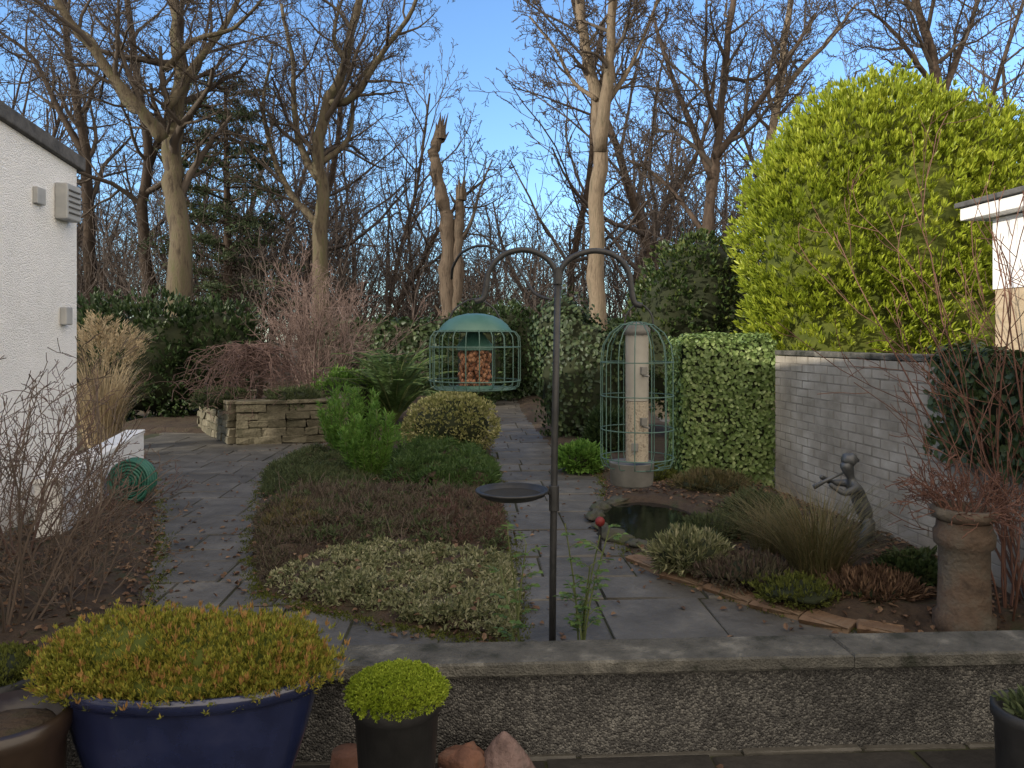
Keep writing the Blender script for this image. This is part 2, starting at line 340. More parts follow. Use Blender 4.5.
def onwall(px,py):
    Y=(-4.09+.676)/((px-512)/F+.0966); return P(px,py,Y)
wr=math.atan(.0966)
c=onwall(62,203); mb=MB(); mb.box((c[0]+.055,c[1],c[2]),(.11,.26,.32),wr); 
vb=mb.build('vent_box',MAT['greybox'],ga,bevel=.012)
mb=MB()
for q in range(5): mb.box((c[0]+.115,c[1],c[2]-.1+q*.05),(.012,.2,.012),wr)
mb.build('louvre',MAT['roof'],vb)
c=onwall(37,196); mb=MB(); mb.box((c[0]+.02,c[1],c[2]),(.04,.14,.14),wr); mb.build('air_brick',MAT['greybox'],ga,bevel=.006)
c=onwall(63,316); mb=MB(); mb.box((c[0]+.03,c[1],c[2]),(.06,.12,.16),wr); mb.build('socket_box',MAT['greybox'],ga,bevel=.01)

# low white wall + hose
lw=thing('low_wall',(-3.62,6.4,0),'low white painted garden wall beside the left path','wall')
mb=MB(); A=np.array(G(48,545)[:2]); B=np.array([-4.25,8.4]); dv=B-A; L=np.linalg.norm(dv); an=math.atan2(dv[1],dv[0]); m_=(A+B)/2
mb.box((m_[0],m_[1],.2),(L,.18,.5),an); mb.build('wall',MAT['white'],lw,bevel=.004)
mb=MB(); mb.box((m_[0],m_[1],.47),(L+.03,.2,.035),an); mb.build('coping',MAT['whitep'],lw,bevel=.003)
hc=np.array(P(134,480,6.75)); mb=MB(); pl=[]
for q in range(34):
    r=(.175,.15,.125,.1,.075,.05)[q%6]+random.uniform(-.008,.008); off=-.1+(q//6)*.034+random.uniform(-.008,.008); pts=[]
    for t in np.linspace(0,2*math.pi,26): pts.append((hc[0]+r*math.cos(t)*1.02,hc[1]+off+.012*math.sin(t+q),hc[2]+r*math.sin(t)*1.05))
    pl.append((pts,[.0125]*26))
mb.tubes(pl,7,ref=(0,1,0))
hz_=thing('hose_reel',(hc[0],hc[1],0),'coiled green garden hose on a stand beside the low white wall','hose'); mb.build('hose',MAT['hose'],hz_,smooth=True)
mb=MB(); mb.tubes([([(hc[0]-.1,hc[1]-.02,0),(hc[0],hc[1],hc[2])],[.013,.013]),([(hc[0]+.1,hc[1]-.02,0),(hc[0],hc[1],hc[2])],[.013,.013]),([(hc[0],hc[1]-.14,hc[2]),(hc[0],hc[1]+.14,hc[2])],[.04,.04])],10,True); mb.build('stand',MAT['hose'],hz_)

# right brick wall
RW=thing('brick_wall',(2.75,6.2,0),'old pale grey brick garden wall on the right of the pond bed','wall')
dirw=np.array([-.093,1.]); dirw/=np.linalg.norm(dirw); nr=np.array([-dirw[1],dirw[0]]); aw=math.atan2(dirw[1],dirw[0])
p0=np.array([2.63,7.45]); Lw=5.6
mc=p0-dirw*Lw/2-nr*.12
mb=MB(); mb.box((mc[0],mc[1],.64),(Lw-.02,.2305,1.36),aw); mb.build('mortar',MAT['mortar'],RW)
mb=MB(); rh=.075
for r in range(18):
    u=0. if r%2 else -.11; z=.0+r*rh
    while u<Lw:
        l=.225; u0=max(u,0); u1=min(u+l-.012,Lw)
        if u1-u0>.04:
            cc=p0-dirw*((u0+u1)/2)-nr*(.12-random.uniform(-.001,.001))
            mb.stoneblock((cc[0],cc[1],z+rh/2+random.uniform(-.002,.002)),(u1-u0-random.uniform(0,.008),.2345,rh-.009-random.uniform(0,.004)),.0015,aw,.0006)
        u+=l
mb.build('bricks',MAT['brick'],RW)
mb=MB(); u=0
while u<Lw:
    l=.8; cc=p0-dirw*(u+l/2)-nr*.12; mb.stoneblock((cc[0],cc[1],1.374),(l-.004,.25,.045),.005,aw,.0015); u+=l
mb.build('coping',MAT['cope'],RW)

# shed right
sh=thing('shed',(3.4,5.3,0),'white shed with tan lower boards behind the ivy at right','shed')
mb=MB(); sx=lambda Y:3.42+.0966*(5.3-Y)
v=[(sx(5.3),5.3),(sx(1),1),(6.2,1),(6.2,5.6)]
def prism(v,z0,z1):
    m=MB(); n=len(v); m.add([(x,y,z0) for x,y in v]+[(x,y,z1) for x,y in v],[[i,(i+1)%n,n+(i+1)%n,n+i] for i in range(n)],[list(range(n))[::-1]],[list(range(n,2*n))]); return m
prism(v,1.86,2.36).build('wall',MAT['whitep'],sh)
prism([(sx(5.3)+.012,5.29),(sx(1)+.012,1.01),(6.19,1.01),(6.19,5.59)],-.05,1.857).build('lower_boards',MAT['tan'],sh)
prism([(sx(5.45)-.13,5.45),(sx(.9)-.13,.9),(6.3,.9),(6.3,5.75)],2.37,2.46).build('fascia',MAT['whitep'],sh,bevel=.008)
prism([(sx(5.47)-.16,5.47),(sx(.9)-.16,.88),(6.32,.88),(6.32,5.77)],2.463,2.5).build('roof',MAT['roof'],sh,bevel=.006)

# front low wall
fw=thing('low_front_wall',(0,2.7,0),'low dark roughcast wall with grey concrete coping across the foreground','wall')
ang=math.radians(3.1); ux,uy=math.cos(ang),math.sin(ang)
def fwp(u,v): return (u*ux-v*uy, 2.66+u*uy+v*ux)
c=fwp(.3,.1); mb=MB(); mb.box((c[0],c[1],.13),(6.4,.14,.34),ang); mb.build('wall',MAT['rough'],fw)
mb=MB(); u=-2.9
for l in (1.7,2.45,1.8,1.7): 
    c=fwp(u+l/2,.09); mb.stoneblock((c[0],c[1],.324),(l-.002,.2,.052),.007,ang,.001); u+=l
mb.build('coping',MAT['cope'],fw)

# stone raised planter
pp=[np.array(G(205,430)[:2]),np.array(G(237,444)[:2]),np.array(G(336,441)[:2]),np.array(G(350,424)[:2]),np.array([-3.6,13.6])]
sp=thing('raised_stone_bed',(-3.6,11.3,0),'raised bed of stacked pale stone with sunlit left corner','planter')
mb=MB()
for i in range(5):
    a_,b_=pp[i],pp[(i+1)%5]; d_=b_-a_; L=np.linalg.norm(d_); an=math.atan2(d_[1],d_[0])
    for r in range(5):
        u=random.uniform(-.1,.0)
        while u<L-.02:
            l=random.uniform(.14,.42); u0=max(u,.0); u1=min(u+l,L); 
            if u1-u0>.05:
                cc=a_+d_/L*(u0+u1)/2; mb.stoneblock((cc[0],cc[1],.055+r*.115),(u1-u0-.006,.2+random.uniform(0,.06),.112),.012,an,.008)
            u+=l
mb.build('stones',MAT['stone'],sp)
mb=MB()
for i in range(5):
    a_,b_=pp[i],pp[(i+1)%5]; d_=b_-a_; L=np.linalg.norm(d_); an=math.atan2(d_[1],d_[0]); k_=max(2,int(L/.5))
    for q in range(k_):
        cc=a_+d_*(q+.5)/k_; mb.stoneblock((cc[0],cc[1],.6+.003*i),(L/k_-.01,.28,.045),.008,an,.008)
mb.build('coping',MAT['stone'],sp)
mb=MB(); mb.add([(*q,.55) for q in pp],[list(range(5))]); mb.build('soil',MAT['soil'],sp)

# ------------------------------------------------------------------ bare trees
def rv(): return Vector((random.gauss(0,1),random.gauss(0,1),random.gauss(0,1)))
def grow(out,p,d,L,r,lev,maxl,sp):
    n=(9,6,5,4,3)[lev]; pts=[p]; rad=[r]; st=L/n; tip=.3; rm=sp['rmin']; wob=sp['wob']*(1,1,1.1,1.2,1.2)[lev]; up=Vector((0,0,sp['up']))
    for i in range(n):
        d=(d+rv()*wob+up).normalized(); p=p+d*st; pts.append(p); rad.append(max(rm,r*(1-(1-tip)*(i+1)/n)))
    out.setdefault(lev,[]).append((pts,rad))
    if lev<maxl: kids(out,pts,rad,L,lev,maxl,sp)
def kids(out,pts,rad,L,lev,maxl,sp,t0=.22,nb=None):
    nb=nb or sp['nb'][lev]
    for k in range(nb):
        t=t0+(1-t0)*(k+random.random())/nb; f=t*(len(pts)-1); i=min(int(f),len(pts)-2); q=pts[i].lerp(pts[i+1],f-i)
        d=(pts[i+1]-pts[i]).normalized(); o=d.orthogonal().normalized(); pr=o*math.cos(k*2.4+random.random())+d.cross(o)*math.sin(k*2.4+random.random())
        an=random.uniform(sp.get('a0',.5),sp.get('a1',1.15)); nd=d*math.cos(an)+pr*math.sin(an)
        rr=(rad[i]+(rad[i+1]-rad[i])*(f-i))*random.uniform(.4,.65)
        grow(out,q,nd.normalized(),L*sp['lr']*random.uniform(.65,1.2)*(1.2-.6*t),max(sp['rmin'],rr),lev+1,maxl,sp)
def cr(P_,m):
    A=np.array(P_,float); A=np.vstack([2*A[0]-A[1],A,2*A[-1]-A[-2]]); o=[]
    for i in range(1,len(A)-2):
        for t in np.linspace(0,1,m,endpoint=False):
            o.append(.5*((2*A[i])+(-A[i-1]+A[i+1])*t+(2*A[i-1]-5*A[i]+4*A[i+1]-A[i+2])*t*t+(-A[i-1]+3*A[i]-3*A[i+1]+A[i+2])*t**3))
    o.append(A[-2]); return np.array(o)
SIDES={0:10,1:6,2:5,3:3,4:3}
def tree(label,limbs,Yd,bark,twig,spec,group=None,cat='tree',name='bare_tree',flare=1.5,t0=.35):
    b=P(limbs[0][0][0][0],340+HC*F/Yd,Yd); T=thing(name,(b[0],b[1],0),label,cat,group); out={}
    for li,L in enumerate(limbs):
        pix,r0,r1,dy,nb,bl=L
        w_=[P(px,py,Yd) for px,py in pix]; acc=0
        if li==0: w_[0]=(w_[0][0],w_[0][1],-.1)
        n_=len(w_); w_=[(x,y+dy*(i/(n_-1)),z) for i,(x,y,z) in enumerate(w_)]
        A=cr(w_,4); A=A+rng.normal(size=A.shape)*r0*.1; N_=len(A)
        R=[(r0+(r1-r0)*(i/(N_-1))**.8)*random.uniform(.93,1.07) for i in range(N_)]
        if li==0:
            for q in range(min(3,N_)): R[q]*=1+(flare-1)*(1-q/3.)
        mb=MB(); mb.tubes([(A,R)],12,True); mb.build('trunk' if li==0 else 'limb',bark,T,smooth=True)
        kids(out,[Vector(q) for q in A],R,bl/spec['lr'],0,spec['maxl'],spec,t0=t0 if li==0 else .15,nb=nb)
    mb=MB()
    for lv,pl in out.items(): mb.tubes(pl,SIDES[lv])
    mb.build('crown',twig,T,smooth=True)
    return T
SP=dict(nb=[10,7,5,4,3],lr=.55,rmin=.0068,wob=.19,up=.05,maxl=4)
SPd=dict(nb=[10,6,4,3],lr=.55,rmin=.008,wob=.2,up=.04,maxl=4)
tree('large forked bare tree with thick olive grey trunk at left',[
 ([(178,399),(178,330),(174,240),(165,180),(163,120),(168,60),(160,-20),(165,-140)],.38,.13,1.,12,3.2),
 ([(164,140),(146,112),(110,62),(75,5),(45,-80)],.18,.06,-1.5,10,2.6),
 ([(166,110),(185,60),(215,0),(235,-80)],.13,.05,1.5,9,2.4),
 ([(146,112),(118,100),(85,56),(60,16),(20,-10)],.1,.04,2.,9,2.2),
 ([(166,70),(200,46),(245,38),(280,12)],.09,.03,-1,8,1.8)],19,MAT['bark_grey'],MAT['twig'],SP)
tree('dark slender bare tree close behind the large forked tree',[
 ([(150,387),(150,300),(143,220),(148,150),(135,60),(120,-60)],.26,.08,0,14,3.2),
 ([(147,170),(165,110),(190,60),(200,-20)],.12,.04,1,8,2.2)],24,MAT['bark_dark'],MAT['twig'],SPd)
tree('crooked bare tree with many sinuous limbs left of the sky gap',[
 ([(322,391),(321,250),(322,190),(318,150),(325,110),(345,60),(360,0),(380,-90)],.26,.09,0,10,2.8),
 ([(319,180),(300,150),(290,110),(285,50),(270,-10)],.14,.05,1,9,2.2),
 ([(328,105),(355,100),(385,60),(410,30),(432,-10)],.13,.045,-1,9,2.),
 ([(320,225),(288,192),(264,140),(255,90),(262,40)],.12,.04,1,9,2.),
 ([(345,60),(330,30),(335,-20)],.1,.04,1,6,1.8),
 ([(320,165),(345,135),(350,80),(370,40)],.1,.04,1.2,7,1.8)],22,MAT['bark_grey'],MAT['twig'],SP)
tree('tall pale trunked bare tree with twin uprights right of the sky gap',[
 ([(598,405),(597,300),(597,220),(600,150),(597,100),(588,55),(582,10),(580,-60)],.23,.1,.3,6,1.7),
 ([(600,150),(606,90),(610,30),(615,-80)],.16,.08,-.6,6,1.7),
 ([(597,100),(575,80),(555,40),(530,5)],.06,.025,.6,6,1.2),
 ([(605,105),(628,72),(650,20),(662,-20)],.06,.025,-.5,6,1.3)],17,MAT['bark_tan'],MAT['twig'],SP,t0=.55)
tree('spreading dark red brown bare tree left of the bright laurel',[
 ([(703,396),(705,260),(712,190),(720,120),(727,50),(735,-30)],.2,.07,0,10,2.6),
 ([(712,180),(690,110),(675,60),(660,0)],.11,.04,1,9,2.),
 ([(714,160),(750,112),(775,75),(800,30)],.11,.04,-1,9,2.),
 ([(706,235),(680,195),(655,165),(632,150)],.08,.03,1,8,1.8),
 ([(718,130),(700,90),(695,20)],.08,.03,-1.2,8,1.8)],20,MAT['bark_red'],MAT['twig'],SP)
tree('leaning bare tree rising directly behind the laurel top left',[
 ([(735,386),(752,250),(768,150),(778,100),(785,40),(800,-40)],.22,.08,0,12,2.8),
 ([(775,110),(800,70),(840,30),(870,-10)],.12,.04,1,8,2.2)],24,MAT['bark_tan'],MAT['twig'],SPd)
tree('bare tree standing behind the right half of the laurel',[
 ([(945,393),(940,150),(932,60),(915,0),(900,-80)],.2,.07,0,12,2.6),
 ([(938,110),(965,50),(990,0),(1005,-60)],.12,.04,1,10,2.4),
 ([(936,90),(905,60),(880,40),(850,25)],.09,.03,-1,8,2.)],21,MAT['bark_red'],MAT['twig'],SP)
tree('bare tree above the white garage roof at far left',[
 ([(92,383),(90,250),(85,150),(70,60),(60,-50)],.26,.08,0,14,3.2),
 ([(86,160),(50,100),(20,50),(-20,20)],.14,.05,1,9,2.4)],26,MAT['bark_dark'],MAT['twig'],SPd)
# snag
sg=P(450,391,22); T=thing('broken_tree',(sg[0],22,0),'dead broken tree snag with two splintered stubs','tree')
for pix,r0,r1 in (([(448,391),(450,330),(447,280),(448,235),(441,195),(436,165),(434,152),(440,128)],.25,.15),([(455,391),(457,300),(457,250),(460,215),(461,190)],.19,.13)):
    w_=[P(*q,22) for q in pix]; w_[0]=(w_[0][0],22,-.1); A=cr(w_,5); A=A+rng.normal(size=A.shape)*.025; N_=len(A); R=[(r0+(r1-r0)*i/(N_-1))*random.uniform(.85,1.15) for i in range(N_)]
    mb=MB(); mb.tubes([(A,R)],11,True); e=A[-1]
    sp_=[]
    for q in range(8):
        a_=q*.8; st=Vector(e)+Vector((math.cos(a_)*.1,math.sin(a_)*.1,-.3)); sp_.append(([st,st+Vector((random.uniform(-.03,.03),0,.3)),st+Vector((random.uniform(-.05,.14),0,.35+random.random()*.5))],[.07,.05,.008]))
    for q in range(4):
        f=A[random.randrange(4,N_-2)]; a_=random.random()*6.28; st=Vector(f); sp_.append(([st,st+Vector((math.cos(a_)*.22,math.sin(a_)*.22,.1)),st+Vector((math.cos(a_)*.4,math.sin(a_)*.4,.4))],[.08,.05,.015]))
    mb.tubes(sp_,5); mb.build('trunk',MAT['snag'],T,smooth=True)
w_=[P(*q,22) for q in ((452,250),(470,225),(480,190),(492,160))]; A=cr(w_,4); out={}
kids(out,[Vector(q) for q in A],[.05]*len(A),1.8,1,4,SPd,nb=6); mb=MB(); mb.tubes([(A,list(np.linspace(.08,.02,len(A))))],6)
for lv,pl in out.items(): mb.tubes(pl,SIDES[lv])
mb.build('branch',MAT['twig'],T,smooth=True)
# far trees: three prototypes copied
SPf=dict(nb=[17,6,4,3],lr=.42,rmin=.0105,wob=.13,up=.06,maxl=4,a0=.5,a1=1.0)
protos=[]
for k in range(3):
    T=thing('far_bare_tree',(0,0,0),'slim bare tree among many in the far wood','tree','slim bare trees in the far wood'); out={}
    hgt=(12,10,13)[k]
    grow(out,Vector((0,0,-.1)),Vector((random.uniform(-.05,.05),0,1)),hgt,.17,0,4,SPf)
    tr=out.pop(0); mb=MB(); mb.tubes(tr,8); mb.build('trunk',MAT['bark_red'],T,local=True,smooth=True)
    mb=MB()
    for lv,pl in out.items(): mb.tubes(pl,SIDES[lv])
    mb.build('crown',MAT['twig_far'],T,local=True,smooth=True); protos.append(T)
spots=[(-30,30),(20,33),(55,28),(115,31),(200,27),(225,34),(250,30),(285,36),(305,29),(345,33),(375,28),(405,38),(425,34),(475,40),(505,36),(535,33),(555,40),(570,28),(630,30),(650,34),(672,27),(690,36),(745,32),(800,36),(835,30),(870,34),(900,29),(985,31),(1020,27),(1060,34),
 (85,38),(130,36),(165,40),(185,33),(240,40),(268,32),(300,42),(325,38),(360,41),(390,32),(440,42),(462,36),(490,44),(522,42),(545,36),(585,38),(612,34),(640,41),(662,38),(680,31),(705,40),(725,35),(768,40),(785,30),(820,42),(955,37),(400,45),(415,29)]
for i,(px,Y) in enumerate(spots):
    T=protos[i] if i<3 else copy_tree(protos[i%3])
    T.location=((px-512)/F*Y,Y,0); T.rotation_euler=(0,0,random.random()*6.3)
    s_=random.uniform(.85,1.2)*(.62 if 395<px<560 else 1.); q=1. if i<30 else .75; T.scale=(s_*q,s_*q,s_)
# thicket
SPt=dict(nb=[15,5,0],lr=.45,rmin=.0105,wob=.13,up=.06,maxl=2)
out={}
for k in range(680):
    Y=random.uniform(22.5,60); x=random.uniform(-.85,.85)*Y
    gap=abs(x/Y*F+512-480)<90
    grow(out,Vector((x,Y,0)),Vector((random.uniform(-.15,.15),0,1)),random.uniform(3,5. if gap else 7.2)*(.8+Y/90),.045,0,2,SPt)
mb=MB()
for lv,pl in out.items(): mb.tubes(pl,3)
tag(mb.build('thicket',MAT['twig_far'],smooth=True),'brown haze of bare saplings and twigs filling the far wood','woodland',kind='stuff')

# ------------------------------------------------------------------ leafy plants
def shell(lumps,n,lo=.8,hi=1.04,noise=.12,fq=4.,zmin=.02,rej=.78):
    A=np.array(lumps,float); wgt=(A[:,3]*A[:,4]+A[:,4]*A[:,5]+A[:,3]*A[:,5]); wgt/=wgt.sum()
    id_=rng.choice(len(A),n,p=wgt); u=runit(n); c=A[id_,:3]; r=A[id_,3:]
    rad=rng.uniform(lo,hi,n)*(1+noise*sn(u*1.0+c,fq,1.3)+noise*.6*sn(u+c,fq*2.3,4.))
    p=c+u*r*rad[:,None]; keep=p[:,2]>zmin
    for j in range(len(A)):
        q=np.linalg.norm((p-A[j,:3])/A[j,3:],axis=1); keep&=~((q<rej)&(id_!=j))
    return p[keep],nz(u/r)[keep]
def bush(name,label,cat,lumps,n,L,W,m,core='core',out=.8,up=.5,rnd=.6,face=False,cl=1,group=None,lo=.8,hi=1.04,noise=.12,fq=4.,six=True,zmin=.02,cs=.8,stem=None,part='foliage',parent=None,rej=.78):
    A=np.array(lumps,float); c0=A[:,:3].mean(0)
    T=parent or thing(name,(c0[0],c0[1],max(0,zmin-.02)),label,cat,group)
    if core:
        mb=MB()
        for j,l in enumerate(lumps):
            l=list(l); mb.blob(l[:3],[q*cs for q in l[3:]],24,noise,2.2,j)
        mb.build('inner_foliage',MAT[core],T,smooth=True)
    p,nr_=shell(lumps,n,lo,hi,noise,fq,zmin,rej)
    if cl>1: p=np.repeat(p,cl,0); nr_=np.repeat(nr_,cl,0)
    N_=len(p); q=runit(N_)
    if cl>1: p=p+q*L*.15
    Ls=L*rng.uniform(.65,1.25,N_); Ws=W*rng.uniform(.7,1.2,N_)
    mb=MB()
    if face:
        d=nz(np.cross(nr_,q))+np.array([0,0,-.5])+nr_*.25; mb.leaves(p,d,nr_+.45*runit(N_),Ls,Ws,.1,six)
    else:
        d=nr_*out+np.array([0,0,up])+q*rnd; mb.leaves(p,d,runit(N_)+np.array([0,0,.6]),Ls,Ws,.22,six)
    mb.build(part,m,T,smooth=True)
    if stem:
        mb=MB(); mb.tubes([([(c0[0],c0[1],0),(c0[0]+.05,c0[1],stem/2),(c0[0],c0[1],stem)],[.09,.08,.05])],8); mb.build('trunk',MAT['bark_dark'],T,smooth=True)
    return T
bush('laurel_bush','huge bright yellow green laurel towering over the brick wall','bush',
 [(4.35,8.9,2.75,1.65,1.4,1.8),(3.58,8.6,2.5,.93,.9,1.3),(5.5,8.9,2.6,1.4,1.4,1.55),(4.3,8.8,3.7,1.05,.9,.88),(5.1,8.8,3.55,1.0,.9,.8),(3.95,8.6,1.6,1.25,.95,1.1),(3.55,8.6,3.15,.7,.65,.75),(3.85,8.6,3.55,.75,.7,.7),(4.9,8.5,1.6,1.2,.95,1.1)],
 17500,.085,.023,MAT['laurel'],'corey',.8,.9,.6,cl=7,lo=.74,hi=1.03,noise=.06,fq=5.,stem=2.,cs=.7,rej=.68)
def hedgebox(name,label,cat,b0,b1,n,L,m,rz=0.,group=None,sides=('f','l','r','t'),jit=.05,seed=0.):
    b0=np.array(b0,float); b1=np.array(b1,float); T=thing(name,((b0[0]+b1[0])/2,(b0[1]+b1[1])/2,max(0,b0[2])),label,cat,group); d=b1-b0
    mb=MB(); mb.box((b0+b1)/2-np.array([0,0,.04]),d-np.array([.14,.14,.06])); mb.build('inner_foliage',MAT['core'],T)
    ar={'f':d[0]*d[2],'l':d[1]*d[2],'r':d[1]*d[2],'t':d[0]*d[1]}; tot=sum(ar[s] for s in sides); mb=MB()
    for s in sides:
        k=int(n*ar[s]/tot); u=rng.random((k,3)); p=b0+u*d
        nn={'f':(0,-1,0),'l':(-1,0,0),'r':(1,0,0),'t':(0,0,1)}[s]
        if s=='f': p[:,1]=b0[1]
        if s=='l': p[:,0]=b0[0]
        if s=='r': p[:,0]=b1[0]
        if s=='t': p[:,2]=b1[2]
        nn=np.tile(np.array(nn,float),(k,1)); p=p+nn*(jit*1.3*sn(p,3.2,seed)+rng.uniform(-jit,jit*.6,k))[:,None]
        e=np.clip((p[:,2]-(b1[2]-.12))/.12,0,1)[:,None]; p=p-nn*.06*e**2*(0 if s=='t' else 1)
        q=runit(k); dd=nz(np.cross(nn,q))+np.array([0,0,-.6])+nn*.3
        mb.leaves(p,dd,nn+.5*runit(k),L*rng.uniform(.6,1.25,k),L*.85*rng.uniform(.7,1.1,k),.1,True)
    mb.build('foliage',m,T,smooth=True); return T
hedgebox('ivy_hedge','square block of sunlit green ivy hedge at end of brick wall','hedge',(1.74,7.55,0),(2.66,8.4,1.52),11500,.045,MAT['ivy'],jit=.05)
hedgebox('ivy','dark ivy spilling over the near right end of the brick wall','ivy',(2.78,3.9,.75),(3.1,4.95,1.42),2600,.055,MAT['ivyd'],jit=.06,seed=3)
bush('holly_bush','dark dense evergreen shrub between the pale trunk and bright laurel','bush',[(2.75,11.4,1.95,.85,.8,1.15),(2.35,11.2,1.5,.7,.6,1.1),(3.3,11.4,1.6,.8,.7,1.2),(2.9,11.3,2.6,.5,.5,.5)],3600,.075,.04,MAT['holly'],face=False,cl=4,noise=.12)
bush('ivy_column','dark ivy clad shrub behind the feeder pole beside the path','bush',[(.95,11.3,.95,.6,.5,1.15),(.75,11.6,1.5,.45,.5,.75),(1.3,11.2,.8,.5,.5,1.0)],5800,.07,.055,MAT['ivyc'],face=True,noise=.22)
bush('evergreen_shrub','dark low shrub at the far end of the garden path','bush',[(-.9,17.2,1.0,.8,.6,1.3),(-.1,18.6,1.2,.9,.6,1.2)],2600,.12,.07,MAT['dark'],cl=2)
hedgebox('back_hedge','dark clipped hedge closing the far end of the garden','hedge',(-5.2,19.2,0),(4.6,20.2,2.0),9000,.13,MAT['dark'],jit=.15)
bush('evergreen_shrub','dark glossy evergreen shrub under the big tree at left','bush',[(-6.9,14.3,1.1,1.3,.9,1.15),(-5.8,14.6,1.15,1.0,.9,1.05),(-8,14.2,1.0,1.0,.9,1.2)],4200,.13,.055,MAT['dark'],cl=3,noise=.22)
bush('evergreen_shrub','small bright green shrub between stone bed and fern','bush',[(-2.95,12.8,.5,.5,.4,.5),(-2.5,12.6,.4,.4,.4,.45)],1500,.07,.025,MAT['mid'],cl=3,lo=.7)
# pine
Tn=thing('pine_tree',P(225,387,24)[:2]+(0,),'dark pine with flat tiers of needles among bare trees','tree')
b=P(225,387,24); out={}; mb=MB(); hgt=9.8; YP=24.
mb.tubes([([(b[0],YP,-.1),(b[0]+.1,YP,4),(b[0],YP,hgt)],[.18,.14,.05])],8); mb.build('trunk',MAT['bark_red'],Tn,smooth=True)
mb=MB(); pp_=[]; pos=[]; 
for k in range(56):
    z=2.6+7*(k/56.)+random.uniform(-.2,.2); az=k*2.4; L=random.uniform(1.4,2.8)*(1.15-.6*(z/hgt)); e=Vector((b[0]+math.cos(az)*L,YP+math.sin(az)*L,z+random.uniform(-.1,.35)))
    s0=Vector((b[0],YP,z)); pp_.append(([s0,s0.lerp(e,.5)+Vector((0,0,.1)),e],[.045,.03,.012]))
    for q in range(70):
        t=random.uniform(.35,1.05); c_=s0.lerp(e,t)+rv()*.22; c_.z=s0.lerp(e,t).z+random.gauss(.04,.08); pos.append(tuple(c_))
mb.tubes(pp_,5); mb.build('branches',MAT['bark_red'],Tn,smooth=True)
pos=np.repeat(np.array(pos),3,0); mb=MB(); k=len(pos); mb.leaves(pos,runit(k)+np.array([0,0,.5]),runit(k),.2*rng.uniform(.7,1.2,k),.045,.2,False); mb.build('crown',MAT['pine'],Tn)

# centre bed planting
def upshrub(label,px,py,hpx,wpx,m,n=1300,name='rosemary_bush',L=.08,W=.014):
    c=G(px,py); s=c[1]/F; h=hpx*s; r=wpx*s/2; T=thing(name,(c[0],c[1],0),label,'bush'); stems=[]; P_=[];D_=[]
    for k in range(34):
        a_=random.random()*6.28; q=math.sqrt(random.random())*.6; e=Vector((c[0]+math.cos(a_)*r*(q+.6*q),c[1]+math.sin(a_)*r*(q+.6*q),h*random.uniform(.55,1.05)*(1-.25*q)))
        s0=Vector((c[0]+math.cos(a_)*r*q*.5,c[1]+math.sin(a_)*r*q*.5,0)); mid_=s0.lerp(e,.5)+Vector((math.cos(a_)*.05,math.sin(a_)*.05,0)); stems.append(([s0,mid_,e],[.008,.007,.004]))
        for j in range(n//9):
            t=.12+.88*random.random(); pt=(s0.lerp(mid_,t*2) if t<.5 else mid_.lerp(e,t*2-1)); P_.append(tuple(pt)); d=rv().normalized()*.8+(e-mid_).normalized()*.9; D_.append(tuple(d))
    mb=MB(); mb.tubes(stems,4); mb.build('stems',MAT['stem'],T); mb=MB(); P_=np.array(P_); k=len(P_)
    mb.leaves(P_,np.array(D_),runit(k),L*rng.uniform(.7,1.3,k),W,.2,False); mb.build('foliage',m,T)
upshrub('fresh green upright bush taller of the pair beside the left path',350,462,78,66,MAT['mid'])
upshrub('fresh green upright bush lower and nearer of the pair',370,482,78,62,MAT['mid'])
c=G(449,462); bush('box_bush','rounded pale variegated bush left of the central path','bush',[(c[0],c[1]+.4,.4,.6,.55,.41),(c[0]+.05,c[1]+.4,.52,.4,.4,.31)],3700,.04,.02,MAT['vari'],cl=3,noise=.06,lo=.86)
def carpet(name,label,pix,h,n,L,W,m,cl=1,up=.8,rnd=.7,cat='plant',z0=.05,patch=.7,inner=True):
    poly=g2(pix); p=np.array(poly); x0,y0=p.min(0); x1,y1=p.max(0); c0=p.mean(0)
    T=thing(name,(c0[0],c0[1],z0),label,cat)
    cell=.035; X,Y=np.meshgrid(np.arange(x0,x1,cell),np.arange(y0,y1,cell)); D=np.where(inside(X,Y,poly),edist(X,Y,poly),-.01)
    def hz(X,Y,D):
        q=np.stack([X,Y,X*0],-1)
        return z0+h*np.sqrt(np.clip((D+.1*sn(q,7.,h*9)*(D>.02))/.22,0,1))*np.clip(.65+.55*sn(q,5.5,h*31)+.45*sn(q,13.,h*17),.05,2)
    Z=hz(X,Y,D)-.035; hh,wd=X.shape; K=D>0; i,k=np.nonzero(K[:-1,:-1]&K[1:,1:]&K[:-1,1:]&K[1:,:-1])
    if inner:
        mb=MB(); mb.add(np.stack([X,Y,Z],-1).reshape(-1,3),np.stack([i*wd+k,i*wd+k+1,(i+1)*wd+k+1,(i+1)*wd+k],-1)); mb.build('inner_foliage',MAT['soil'],T,smooth=True)
    x=rng.uniform(x0,x1,n*5); y=rng.uniform(y0,y1,n*5); ok=inside(x,y,poly)
    ok&=rng.random(n*5)<np.clip(patch+.9*sn(np.stack([x,y,x*0],-1),8.,h*5+1),.06 if inner else 0,1)
    x,y=x[ok][:n],y[ok][:n]; d=edist(x,y,poly)
    z=hz(x,y,d)+rng.uniform(-.05,.015,len(x)); pos=np.stack([x,y,z],-1); pos=np.repeat(pos,cl,0); k=len(pos); q=runit(k); pos=pos+q*L*.2
    mb=MB(); mb.leaves(pos,q*rnd+np.array([0,0,up]),runit(k)+np.array([0,0,.5]),L*rng.uniform(.5,1.5,k),W*rng.uniform(.7,1.3,k),.2,False); mb.build('foliage',m,T)
    return T
